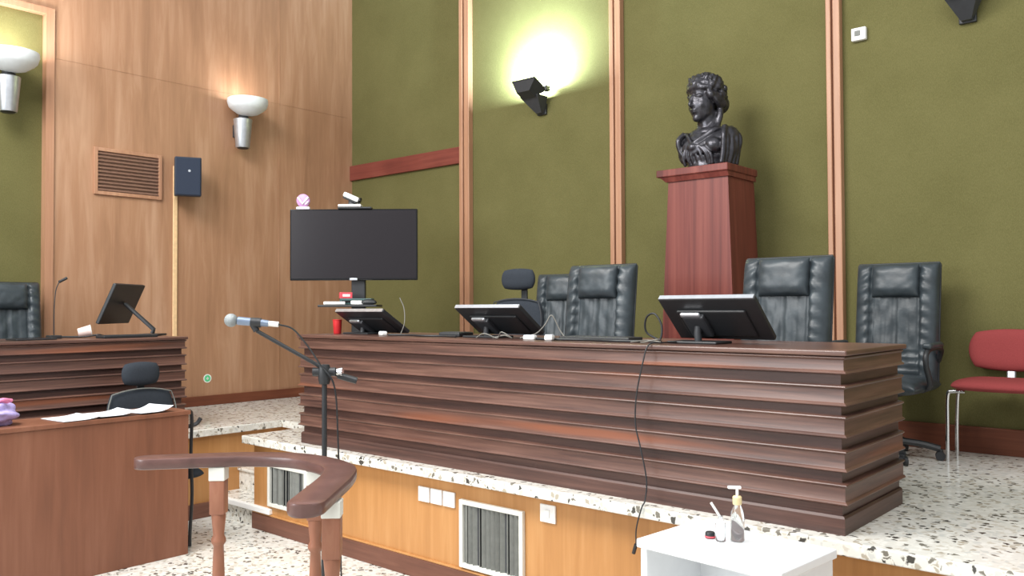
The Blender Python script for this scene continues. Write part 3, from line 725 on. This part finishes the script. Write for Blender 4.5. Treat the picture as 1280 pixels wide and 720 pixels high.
def sheet(y, x, rz, curl, label, w=0.21, d=0.297, z=0.913):
    bm = B(); n = 14; top, bot = {}, {}
    for i in range(n + 1):
        for j in range(5):
            a = -w / 2 + w * i / n; b = -d / 2 + d * j / 4; zz = curl * (abs(a) / (w / 2)) ** 2 * (0.5 + 0.5 * math.copysign(1, a)) + curl * .3 * (j / 4) ** 2
            top[i, j] = bm.verts.new((b, a, zz + 0.0022)); bot[i, j] = bm.verts.new((b, a, zz))
    for i in range(n):
        for j in range(4):
            bm.faces.new((top[i, j], top[i + 1, j], top[i + 1, j + 1], top[i, j + 1])); bm.faces.new((bot[i, j], bot[i, j + 1], bot[i + 1, j + 1], bot[i + 1, j]))
    for i in range(n):
        for j in (0, 4): bm.faces.new((top[i, j], bot[i, j], bot[i + 1, j], top[i + 1, j]))
    for j in range(4):
        for i in (0, n): bm.faces.new((top[i, j], top[i, j + 1], bot[i, j + 1], bot[i, j]))
    o = obj('paper_sheet', bm, 'paper', None, 60); o.location = (x, y, z); o.rotation_euler = (0, 0, rz)
    tag(o, label, 'paper', 'papers on the clerk desk')
sheet(2.06, -5.28, 0.06, 0.012, 'white paper sheet farthest left on the clerk desk, near the lilac bundle')
sheet(2.285, -5.28, -0.05, 0.02, 'curled white paper between the other two sheets on the clerk desk', z=0.917)
sheet(2.51, -5.28, 0.05, 0.03, 'curled white paper at the right end of the clerk desk before the headrest chair')

# lilac bundle
t = thing('cloth_bundle', 'crumpled lilac cloth bundle with a pink tie at the left edge of the desk', 'bundle', (-5.30, 1.64, 0.912))
bm = B(); vs = ell(bm, (0, 0, 0.065), (0.11, 0.14, 0.066), None, 40, 28)
for v in vs:
    n_ = noise.noise(v.co * 16) * 0.018 + 0.012 * math.sin(v.co.z * 130 + 4 * noise.noise(v.co * 9))
    d = (v.co - Vector((0, 0, 0.065))).normalized(); v.co += d * n_
    v.co.z = max(v.co.z, 0.0)
obj('cloth', bm, 'lilac_cloth', t, 180)
bm = B(); tube(bm, [(0.03, -0.06, 0.125), (0.05, 0.0, 0.14), (0.04, 0.05, 0.135), (0.0, 0.09, 0.12)], 0.014, 8, 6); tube(bm, [(0.05, 0.01, 0.135), (0.08, 0.04, 0.15), (0.06, 0.09, 0.14)], 0.010, 8, 6); obj('tie', bm, 'pink_cloth', t, 60)

# ------------------------------------------------------------------ curved witness rail
t = thing('witness_rail', 'curved brown witness rail on turned wooden posts in the foreground', 'railing')
path = [(-3.19, 1.475, 0), (-3.08, 1.615, 0), (-2.935, 1.785, 0), (-2.77, 1.892, 0), (-2.60, 1.905, 0), (-2.45, 1.865, 0), (-2.335, 1.765, 0), (-2.20, 1.605, 0), (-2.058, 1.432, 0)]
bm = B(); sweep_rect(bm, path, 0.112, 0.040, 0.960, 0.008); obj('handrail', bm, 'rail_wood', t, 35)
for x, y in ((-2.985, 1.705), (-2.63, 1.892), (-2.185, 1.635)):
    p = thing('post', '', '', (x, y, 0)); del p['label']; del p['category']; p.parent = t
    bm = B(); bx(bm, (0, 0, 0.845), (0.056, 0.056, 0.13), 0.004, (0, 0, 0.75))
    lathe(bm, [(0.026, 0.0), (0.030, 0.02), (0.030, 0.05), (0.022, 0.08), (0.026, 0.12), (0.024, 0.3), (0.026, 0.46), (0.021, 0.60), (0.019, 0.66), (0.027, 0.672), (0.027, 0.684), (0.020, 0.70), (0.024, 0.74), (0.027, 0.775), (0.024, 0.785)], 20)
    s = obj('shaft', bm, 'post_wood', p, 40)
    bm = B(); bx(bm, (0, 0, 0.934), (0.060, 0.060, 0.052), 0.003, (0, 0, 0.75)); obj('bracket', bm, 'offwhite', p)

# ------------------------------------------------------------------ microphone stand
PX, PY = -2.865, 2.105
t = thing('microphone_stand', 'black boom microphone stand rising behind the curved witness rail', 'stand', (PX, PY, 0))
bm = B(); cyl(bm, (0, 0, 0.10), (0, 0, 1.28), 0.0105, seg=14); cyl(bm, (0, 0, 0.10), (0, 0, 0.75), 0.0125, seg=14); obj('pole', bm, 'black', t, 40)
for k in range(3):
    a = 2 * PI * k / 3 + 0.5
    bm = B(); tube(bm, [(0, 0, 0.14), (0.30 * math.cos(a), 0.30 * math.sin(a), 0.012)], 0.010, 8); obj('leg', bm, 'black', t, 60)
bm = B(); lathe(bm, [(0.018, 0.75), (0.022, 0.76), (0.022, 0.80), (0.016, 0.82)], 16); obj('height_collar', bm, 'black', t, 40)
bm = B(); lathe(bm, [(0.02, 1.25), (0.026, 1.27), (0.026, 1.31), (0.02, 1.33)], 16); cyl(bm, (-0.035, -0.03, 1.30), (0.035, 0.03, 1.30), 0.018, seg=14); obj('clutch', bm, 'black', t, 40)
bm = B(); cyl(bm, (0.03, 0.03, 1.30), (0.055, 0.05, 1.30), 0.012, 0.02, 12); obj('wing_screw', bm, 'chrome', t, 40)
rt, up = Vector((0.752, 0.659, 0)), Vector((0, 0, 1))
def bp(a, z, d=0.0): return rt * a + Vector((-0.659, 0.752, 0)) * d + up * z
bm = B(); tube(bm, [bp(-0.262, 1.470, -0.05), bp(0.0, 1.312, 0), bp(0.085, 1.27, 0.01)], 0.008, 10); obj('boom', bm, 'black', t, 60)
bm = B(); tube(bm, [bp(0.055, 1.285, 0.006), bp(0.13, 1.262, 0.012)], 0.014, 10); obj('counterweight', bm, 'black', t, 60)
bm = B(); tube(bm, [bp(-0.262, 1.470, -0.05), bp(-0.275, 1.492, -0.052), bp(-0.272, 1.505, -0.052)], 0.013, 10); tube(bm, [bp(-0.285, 1.505, -0.055), bp(-0.245, 1.502, -0.050)], 0.0195, 12); obj('clip', bm, 'black', t, 60)
base = Vector((PX, PY, 0))
mic = thing('microphone', 'silver handheld microphone held in the boom stand clip', 'microphone', base + bp(-0.285, 1.505, -0.055))
def mp_(a, z, d): return bp(a + 0.285, z, d)
bm = B(); tube(bm, [mp_(-0.335, 0.006, -0.004), mp_(-0.27, 0.0, 0.0), mp_(-0.215, -0.006, 0.006)], 0.0165, 14, 0, [0.017, 0.016, 0.013]); obj('body', bm, 'bluegrey', mic, 60)
bm = B(); ell(bm, mp_(-0.362, 0.008, -0.006), (0.027, 0.027, 0.027)); obj('mesh_head', bm, 'mesh_silver', mic, 180)
bm = B(); tube(bm, [mp_(-0.215, -0.006, 0.006), mp_(-0.175, -0.010, 0.008)], 0.011, 12); obj('connector', bm, 'white', mic, 60)
bm = B(); tube(bm, [base + bp(-0.175, 1.495, -0.045), base + bp(-0.12, 1.475, -0.03), base + bp(-0.06, 1.405, -0.03), base + bp(-0.01, 1.33, -0.03), base + bp(0.045, 1.24, -0.02), base + bp(0.05, 1.0, 0.03),
                    base + bp(0.055, 0.7, 0.05), base + bp(0.06, 0.4, 0.06), base + bp(0.10, 0.12, 0.05), base + bp(0.2, 0.006, 0.0), base + bp(0.5, 0.006, -0.3)], 0.0035, 6, 8)
o = obj('microphone_cable', bm, 'black', None, 60); tag(o, 'thin black cable running from the microphone down beside its stand', 'cable')

# ------------------------------------------------------------------ white cabinet and sanitizer
t = thing('side_cabinet', 'white open-fronted side cabinet in the foreground below the bench', 'cabinet', (-1.335, 2.655, 0), R(-5))
W, D_, H_ = 0.545, 0.365, 0.76
bm = B(); bb(bm, (-W / 2, -D_ / 2, H_ - 0.03), (W / 2, D_ / 2, H_), 0.004); obj('top', bm, 'white_lam', t)
for s in (-1, 1):
    bm = B(); bx(bm, (s * (W / 2 - 0.024), 0, (H_ - 0.03) / 2), (0.026, D_ - 0.02, H_ - 0.03), 0.002); obj('side_panel', bm, 'white_lam', t)
bm = B(); bx(bm, (0, D_ / 2 - 0.025, (H_ - 0.03) / 2), (W - 0.074, 0.015, H_ - 0.03)); obj('back_panel', bm, 'white_lam', t)
for z in (0.06, 0.40):
    bm = B(); bx(bm, (0, 0.0, z), (W - 0.074, D_ - 0.06, 0.02), 0.002); obj('shelf', bm, 'white_lam', t)

t = thing('sanitizer_bottle', 'clear pump bottle with cream collar on the white cabinet', 'bottle', (-1.34, 2.69, H_))
bm = B(); lathe(bm, [(0.019, 0.0), (0.023, 0.004), (0.023, 0.075), (0.021, 0.10), (0.012, 0.122), (0.012, 0.135)], 24); obj('body', bm, 'clear', t, 50)
bm = B(); lathe(bm, [(0.0145, 0.125), (0.0155, 0.13), (0.0155, 0.150), (0.012, 0.154)], 20); obj('collar', bm, 'cream', t, 40)
bm = B(); cyl(bm, (0, 0, 0.15), (0, 0, 0.178), 0.005, seg=12); bx(bm, (-0.008, -0.004, 0.182), (0.046, 0.016, 0.010), 0.004, (0, 0, 0.6)); obj('pump', bm, 'white', t, 40)
t = thing('spray_bottle', 'small clear spray bottle with dark cap leaning beside the pump bottle', 'bottle', (-1.385, 2.655, H_))
bm = B(); lathe(bm, [(0.015, 0.0), (0.017, 0.003), (0.017, 0.06), (0.008, 0.075), (0.008, 0.085)], 20); obj('body', bm, 'clear', t, 50)
bm = B(); tube(bm, [(0, 0, 0.08), (-0.012, -0.01, 0.105), (-0.024, -0.02, 0.13)], 0.0045, 8); obj('nozzle', bm, 'white', t, 60)
t = thing('bottle_cap', 'small dark round cap lying next to the clear bottles', 'cap', (-1.43, 2.665, H_))
bm = B(); lathe(bm, [(0.016, 0), (0.017, 0.003), (0.017, 0.018), (0.014, 0.022)], 20); obj('shell', bm, 'black', t, 40)
bm = B(); lathe(bm, [(0.0172, 0.003), (0.0178, 0.004), (0.0178, 0.008), (0.0172, 0.009)], 20, None, False); obj('band', bm, 'pinkred', t, 40)

# ------------------------------------------------------------------ grilles and plates on the platform face
def grille(name, label, x0, x1, z0, z1, slat='slat_grey', n=12):
    t = thing(name, label, 'vent', ((x0 + x1) / 2, YF, (z0 + z1) / 2)); w, h = x1 - x0, z1 - z0
    bm = B(); b_ = 0.026
    for s in (-1, 1):
        bx(bm, (s * (w / 2 - b_ / 2), -0.012, 0), (b_, 0.024, h), 0.003); bx(bm, (0, -0.012, s * (h / 2 - b_ / 2)), (w - 2 * b_, 0.024, b_), 0.003)
    obj('frame', bm, 'offwhite', t)
    bm = B(); bx(bm, (0, -0.002, 0), (w - 2 * b_, 0.004, h - 2 * b_)); obj('backing', bm, 'dgrey', t)
    rnd = random.Random(int(x0 * 100))
    bm = B(); wi = w - 2 * b_ - 0.006
    for i in range(n):
        bx(bm, (-wi / 2 + wi * (i + .5) / n, -0.012, 0), (wi / n * 0.84, 0.003, h - 2 * b_), 0, (0, 0, rnd.choice((-0.7, -0.35, 0.2, 0.6, 0.8)) + rnd.uniform(-0.1, 0.1)))
    obj('louvres', bm, slat, t)
grille('ventilation_grille', 'white framed grille with grey vertical louvres right of the triple sockets', -3.32, -2.86, 0.135, 0.505)
grille('ventilation_grille', 'white framed grille with grey vertical louvres seen under the curved rail', -5.20, -4.745, 0.185, 0.485)

def plate(label, x, z, w, h, grp=None, kind='socket'):
    t = thing('wall_socket' if kind == 'socket' else 'light_switch', label, kind, (x, YF, z), 0, grp)
    bm = B(); bx(bm, (0, -0.006, 0), (w, 0.012, h), 0.003); obj('plate', bm, 'white', t)
    if kind == 'socket':
        bm = B(); lathe(bm, [(0.030, 0), (0.030, 0.003), (0.024, 0.004), (0.022, 0.001)], 20, Matrix.Translation((0, -0.012, 0)) @ Matrix.Rotation(PI / 2, 4, 'X')); obj('outlet', bm, 'white', t, 40)
    else:
        bm = B(); bx(bm, (0, -0.014, 0), (0.03, 0.008, 0.04), 0.002); obj('rocker', bm, 'white', t)
for i, w_ in enumerate(('leftmost white wall socket of the row of three on the platform front', 'middle white wall socket of the row of three on the platform front', 'rightmost white wall socket of the row of three, nearest the louvred grille')):
    plate(w_, -3.617 + 0.102 * i, 0.487, 0.092, 0.085, 'row of three wall sockets')
plate('single white switch plate right of the louvred grille', -2.703, 0.518, 0.098, 0.09, None, 'switch')

# ------------------------------------------------------------------ left wall fittings
def uplight(label, y, z, energy):
    t = thing('wall_lamp', label, 'lamp', (XL, y, z), 0, 'silver uplighters on the side wall')
    bm = B(); lathe(bm, [(0.062, -0.27), (0.066, -0.262), (0.088, 0.0), (0.085, 0.004)], 28, Matrix.Translation((0.12, 0, 0))); obj('cylinder', bm, 'silver', t, 40)
    bm = B(); lathe(bm, [(0.045, -0.278), (0.055, -0.27)], 20, Matrix.Translation((0.12, 0, 0))); obj('end_cap', bm, 'black', t, 40)
    bm = B(); bx(bm, (0.03, 0, -0.10), (0.06, 0.08, 0.12), 0.006); lathe(bm, [(0.05, 0.0), (0.045, 0.05)], 20, Matrix.Translation((0.13, 0, 0))); obj('bracket', bm, 'dgrey', t, 40)
    bm = B(); lathe(bm, [(0.05, 0.03), (0.10, 0.045), (0.155, 0.085), (0.175, 0.105), (0.188, 0.15), (0.186, 0.18), (0.178, 0.182), (0.176, 0.15), (0.162, 0.115), (0.145, 0.095), (0.10, 0.058), (0.05, 0.042)], 36, Matrix.Translation((0.205, 0, 0)), True); obj('bowl', bm, 'frost', t, 35)
    bm = B(); lathe(bm, [(0.03, 0.05), (0.04, 0.08), (0.02, 0.11)], 16, Matrix.Translation((0.205, 0, 0))); obj('bulb', bm, 'glow', t, 60)
    l = bpy.data.lights.new('uplight_glow', 'AREA'); l.shape = 'DISK'; l.size = 0.3; l.energy = energy; l.color = (1, 0.97, 0.95)
    lo = bpy.data.objects.new('uplight_glow', l); COL.objects.link(lo); lo.location = (0.205, 0, 0.165); lo.rotation_euler = (PI, 0, 0); lo.parent = t
uplight('silver uplighter with frosted bowl on the wood wall above the black speaker', 4.38, 3.365, 3.5)
uplight('silver uplighter with frosted bowl on the green panel at the left edge', 2.35, 3.365, 13)

t = thing('air_vent', 'brown louvred air vent in the wood wall left of the speaker', 'vent', (XL, 3.34, 2.735))
bm = B(); w, h = 0.59, 0.40
for s in (-1, 1):
    bx(bm, (0.012, s * (w / 2 - 0.015), 0), (0.024, 0.03, h), 0.003); bx(bm, (0.012, 0, s * (h / 2 - 0.015)), (0.024, w - 0.06, 0.03), 0.003)
obj('frame', bm, 'batten', t)
bm = B(); bx(bm, (0.003, 0, 0), (0.006, w - 0.06, h - 0.06)); obj('backing', bm, 'brown_slat', t)
bm = B()
for i in range(11): bx(bm, (0.013, 0, -0.155 + 0.031 * i), (0.026, w - 0.062, 0.007), 0, (0, 0.8, 0))
obj('louvres', bm, 'brown_slat', t)

t = thing('loudspeaker', 'dark loudspeaker box mounted on the wood wall beside the air vent', 'speaker', (XL, 3.80, 2.745))
q = Matrix.Translation((0.17, 0, 0)) @ Matrix.Rotation(R(-26), 4, 'Z') @ Matrix.Rotation(R(4), 4, 'Y')
bm = B(); bx(bm, (0, 0, 0), (0.17, 0.225, 0.345), 0.01); bmesh.ops.transform(bm, matrix=q, verts=bm.verts); cb = obj('cabinet', bm, 'speaker', t)
bm = B(); bx(bm, (0.087, 0, 0), (0.008, 0.205, 0.325), 0.004); bmesh.ops.transform(bm, matrix=q, verts=bm.verts); obj('grille', bm, 'grille_cloth', t)
bm = B(); lathe(bm, [(0.011, 0), (0.011, 0.003)], 14, q @ Matrix.Translation((0.091, 0.01, 0.05)) @ Matrix.Rotation(PI / 2, 4, 'Y')); obj('badge', bm, 'silver', t)
bm = B(); bx(bm, (0.004, 0, 0), (0.008, 0.07, 0.12), 0.002); bx(bm, (0.05, 0, 0), (0.10, 0.03, 0.03), 0.004); obj('bracket', bm, 'black', t)

t = thing('sticker', 'small round green and white sticker low on the wood wall', 'sticker', (XL, 4.09, 0.91))
bm = B(); lathe(bm, [(0.040, 0), (0.040, 0.003)], 28, Matrix.Rotation(PI / 2, 4, 'Y')); obj('rim', bm, 'white', t)
bm = B(); lathe(bm, [(0.031, 0.003), (0.031, 0.004)], 28, Matrix.Rotation(PI / 2, 4, 'Y')); obj('disc', bm, 'green', t)
bm = B(); bx(bm, (0.0046, 0, 0.0), (0.001, 0.024, 0.009)); bx(bm, (0.0046, 0.0, 0.0), (0.001, 0.009, 0.026)); obj('mark', bm, 'white', t)

# ------------------------------------------------------------------ back wall fittings
t = thing('wall_sensor', 'small white box sensor high on the fabric wall', 'sensor', (-1.955, YB, 3.372))
bm = B(); bx(bm, (0, -0.018, 0), (0.095, 0.036, 0.085), 0.006); obj('case', bm, 'white', t)
bm = B(); bx(bm, (-0.005, -0.037, 0.004), (0.038, 0.003, 0.036)); obj('window', bm, 'slat_grey', t)

def floodlight(label, x, z, on, tilt=28):
    t = thing('floodlight', label, 'lamp', (x, YB, z), 0, 'black wall floodlights')
    q = Matrix.Translation((0, -0.20, 0.0)) @ Matrix.Rotation(R(-tilt), 4, 'X')
    bm = B(); taper(bm, (-0.07, 0.07, -0.045, 0.045), -0.07, (-0.125, 0.125, -0.085, 0.085), 0.02)
    bb(bm, (-0.13, -0.09, 0.02), (0.13, 0.09, 0.034), 0.004); bmesh.ops.transform(bm, matrix=q, verts=bm.verts); hs = obj('housing', bm, 'black', t)
    bm = B(); bb(bm, (-0.115, -0.075, 0.0335), (0.115, 0.075, 0.036)); bmesh.ops.transform(bm, matrix=q, verts=bm.verts); obj('glass', bm, 'glow' if on else 'blackg', t)
    bm = B(); taper(bm, (-0.03, 0.03, -0.06, -0.02), -0.19, (-0.10, 0.10, -0.20, -0.06), -0.06); obj('yoke', bm, 'dgrey', t, 30)
    bm = B(); bx(bm, (0, -0.012, -0.15), (0.10, 0.024, 0.10), 0.006); obj('mount', bm, 'black', t)
    bm = B(); bx(bm, (0.12, -0.10, 0.0), (0.04, 0.06, 0.05), 0.01); obj('junction_box', bm, 'black', t)
    if on:
        l = bpy.data.lights.new('flood_beam', 'AREA'); l.shape = 'RECTANGLE'; l.size = 0.2; l.size_y = 0.1; l.energy = 105; l.color = (0.74, 0.95, 1.0)
        lo = bpy.data.objects.new('flood_beam', l); COL.objects.link(lo)
        lo.matrix_local = q @ Matrix.Translation((0, 0, 0.042)) @ Matrix.Rotation(PI, 4, 'X'); lo.parent = t
floodlight('lit black floodlight washing the green wall left of the bust', -4.69, 3.45, True)
floodlight('unlit dark floodlight cut by the top edge at upper right', -1.30, 3.50, False)

# ------------------------------------------------------------------ cables and clutter on the benches
def cable(label, pts, r=0.005, mat='black', name='cable'):
    bm = B(); tube(bm, pts, r, 8, 8); o = obj(name, bm, mat, None, 60); tag(o, label, 'cable'); return o
z = ZT
yf = 3.335
cable('thin black cable hanging over the bench front to the platform foot', [(-2.06, 3.60, z + .006), (-2.07, 3.42, z + .008), (-2.085, 3.325, z - 0.0), (-2.10, 3.296, 1.30), (-2.135, 3.296, 1.15), (-2.14, 3.296, 1.02), (-2.115, 3.296, 0.92), (-2.085, 3.297, 0.78), (-2.085, 3.285, 0.69),
      (-2.09, 3.262, 0.655), (-2.12, 3.265, 0.56), (-2.155, 3.315, 0.47)], 0.0034)
bm = B(); tube(bm, [(-2.155, 3.315, 0.47), (-2.175, 3.325, 0.425)], 0.009, 10); o = obj('plug', bm, 'black', None, 60); tag(o, 'black plug at the end of the cable hanging over the bench', 'plug')
cable('looped black cable rising at the left side of the largest monitor', [(-2.20, 3.62, z + .006), (-2.27, 3.60, z + .05), (-2.26, 3.585, z + .12), (-2.21, 3.58, z + .14), (-2.17, 3.58, z + .08), (-2.18, 3.57, z + .008), (-2.25, 3.56, z + .006)], 0.005)
cable('grey cable coiled in front of the largest monitor foot', [(-2.24, 3.50, z + .004), (-2.19, 3.45, z + .006), (-2.12, 3.46, z + .02), (-2.14, 3.52, z + .005), (-2.22, 3.53, z + .012), (-2.27, 3.46, z + .004)], 0.0035, 'cable_grey')
cable('black cable lying along the bench top between the two right monitors', [(-3.0, 3.52, z + .007), (-2.8, 3.49, z + .007), (-2.6, 3.53, z + .007), (-2.4, 3.49, z + .007), (-2.25, 3.51, z + .007)], 0.0065)
cable('light grey cable curving up beside the middle monitor', [(-3.06, 3.56, z + .005), (-2.98, 3.60, z + .03), (-2.93, 3.62, z + .08), (-2.90, 3.64, z + .13), (-2.86, 3.66, z + .05), (-2.82, 3.66, z + .005)], 0.0035, 'cable_grey')
cable('grey tangle of cable in front of the middle monitor', [(-3.3, 3.46, z + .005), (-3.22, 3.44, z + .03), (-3.15, 3.47, z + .006), (-3.1, 3.45, z + .04), (-3.05, 3.48, z + .006), (-3.12, 3.50, z + .02), (-3.2, 3.49, z + .005)], 0.0035, 'cable_grey')
cable('black cable along the bench top between the two left monitors', [(-4.1, 3.50, z + .006), (-3.95, 3.54, z + .006), (-3.8, 3.50, z + .006), (-3.65, 3.53, z + .006), (-3.5, 3.50, z + .006)], 0.006)
cable('thin grey microphone cable on a stem right of the left monitor', [(-4.10, 3.60, z + .005), (-4.085, 3.62, z + .08), (-4.10, 3.63, z + .17), (-4.13, 3.62, z + .24)], 0.003, 'cable_grey')

def flat(name, label, cat, loc, s, mat, rz=0, detail=None):
    t = thing(name, label, cat, loc, rz); bm = B(); bx(bm, (0, 0, s[2] / 2), s, min(s) * .3); obj('body', bm, mat, t)
    if detail: bm = B(); bx(bm, (0, 0, s[2] + 0.0008), (s[0] * .85, s[1] * .75, 0.0016)); obj('face', bm, detail, t)
    return t
flat('keyboard', 'black keyboard lying flat on the bench before the left leather chair', 'keyboard', (-2.62, 3.70, z), (0.44, 0.14, 0.018), 'black', 0.03, 'dgrey')
flat('adapter', 'white adapter block left of the keyboard on the bench', 'adapter', (-2.93, 3.49, z), (0.07, 0.04, 0.025), 'white', 0.2, 'paper')
flat('computer_mouse', 'white computer mouse on the bench front edge', 'mouse', (-2.78, 3.47, z), (0.045, 0.06, 0.03), 'white', 0.4, 'paper')
flat('adapter', 'white adapter block at the right foot of the left monitor', 'adapter', (-4.19, 3.53, z), (0.06, 0.04, 0.025), 'white', -0.3, 'paper')
flat('telephone', 'low black desk phone beside the foot of the middle monitor', 'telephone', (-3.62, 3.62, z), (0.16, 0.14, 0.028), 'black', 0.1, 'dgrey')
t = thing('cup', 'red plastic cup beside the left monitor foot', 'cup', (-4.70, 3.56, z))
bm = B(); lathe(bm, [(0.022, 0.0), (0.026, 0.004), (0.031, 0.095), (0.028, 0.095), (0.023, 0.008), (0.001, 0.007)], 24); obj('body', bm, 'red', t, 50)
bm = B(); lathe(bm, [(0.031, 0.09), (0.033, 0.093), (0.033, 0.097), (0.029, 0.098)], 24, None, False); obj('rim', bm, 'red', t, 50)

zl = ZP + 0.692
t = thing('gooseneck_microphone', 'thin black gooseneck microphone beside the chair on the left bench', 'microphone', (-6.45, 2.40, zl))
bm = B(); bx(bm, (0, 0, 0.012), (0.09, 0.08, 0.024), 0.006); obj('base', bm, 'black', t)
bm = B(); tube(bm, [(0, 0, 0.02), (0.0, 0.0, 0.2), (0, 0.01, 0.34), (0.0, 0.035, 0.41)], 0.0035, 8, 6); obj('neck', bm, 'black', t, 60)
bm = B(); tube(bm, [(0.0, 0.032, 0.405), (0.0, 0.085, 0.435)], 0.010, 10); obj('capsule', bm, 'black', t, 60)
t = thing('paper_cup', 'pale paper cup tipped on its side on the left bench', 'cup', (-6.34, 2.56, zl))
q = Matrix.Translation((0, -0.04, 0.042)) @ Matrix.Rotation(R(-78), 4, 'X') @ Matrix.Rotation(R(20), 4, 'Y')
bm = B(); lathe(bm, [(0.026, 0.0), (0.028, 0.002), (0.038, 0.085), (0.036, 0.085), (0.026, 0.006), (0.001, 0.005)], 22, q); obj('body', bm, 'pinkwhite', t, 50)
bm = B(); lathe(bm, [(0.038, 0.083), (0.0405, 0.085), (0.038, 0.088)], 22, q, False); obj('rim', bm, 'white', t, 50)
flat('keyboard', 'black keyboard on the left bench below the slanted monitor', 'keyboard', (-6.22, 2.82, zl), (0.14, 0.40, 0.02), 'black', 0.02, 'dgrey')
cable('black cable bunch along the left bench behind the paper cup', [(-6.5, 2.45, zl + .0085), (-6.45, 2.6, zl + .0085), (-6.38, 2.68, zl + .02), (-6.42, 2.75, zl + .0085), (-6.40, 2.84, zl + .0085), (-6.36, 2.92, zl + .012), (-6.4, 2.97, zl + .0085)], 0.007)
flat('tablet', 'dark flat tablet on the left bench in front of the leather chair', 'tablet', (-6.3, 2.2, zl), (0.18, 0.26, 0.012), 'black', 0.05, 'screen')

# ------------------------------------------------------------------ light
w = bpy.data.worlds.new('World'); S.world = w; w.use_nodes = True
w.node_tree.nodes['Background'].inputs['Color'].default_value = (0.95, 0.98, 1.0, 1); w.node_tree.nodes['Background'].inputs['Strength'].default_value = 0.55
def area(name, loc, aim, sx, sy, e, col=(1, 1, 1)):
    l = bpy.data.lights.new(name, 'AREA'); l.shape = 'RECTANGLE'; l.size = sx; l.size_y = sy; l.energy = e; l.color = col
    o = bpy.data.objects.new(name, l); COL.objects.link(o); o.location = loc
    o.rotation_euler = (Vector(aim) - Vector(loc)).to_track_quat('-Z', 'Y').to_euler(); return o
area('overhead_fill', (-4.2, 0.2, 5.2), (-3.6, 2.6, 0.5), 3.0, 2.0, 290, (1.0, 0.98, 0.95))  # unseen area light added overhead to brighten floor and bench fronts; no fixture modelled
area('overhead_fill', (-0.6, 1.2, 5.2), (-1.0, 3.0, 0.5), 2.0, 2.0, 120, (1.0, 0.98, 0.95))  # another added overhead light out of view, brightening the right side
area('window_light', (-4.5, -4.0, 3.2), (-4.0, 4.0, 1.6), 4.0, 2.2, 210, (0.95, 0.98, 1.0))

# ------------------------------------------------------------------ camera
f_px, yaw, pitch, roll = 1059.66, R(41.2177), R(1.3062), R(-0.2661)
fw = Vector((-math.sin(yaw) * math.cos(pitch), math.cos(yaw) * math.cos(pitch), math.sin(pitch)))
r0 = Vector((math.cos(yaw), math.sin(yaw), 0)); u0 = r0.cross(fw)
rr = r0 * math.cos(roll) + u0 * math.sin(roll); uu = -r0 * math.sin(roll) + u0 * math.cos(roll)
cd = bpy.data.cameras.new('camera'); cam = bpy.data.objects.new('camera', cd); COL.objects.link(cam)
cd.sensor_width = 36; cd.lens = 36 * f_px / 1280; cd.clip_start = 0.02
mw = Matrix((rr, uu, -fw)).transposed().to_4x4(); mw.translation = (0, 0, 1.56); cam.matrix_world = mw
S.camera = cam
S.view_settings.view_transform = 'Standard'; S.view_settings.look = 'None'; S.view_settings.gamma = 1; S.view_settings.use_curve_mapping = False
S.view_settings.exposure = 0.35
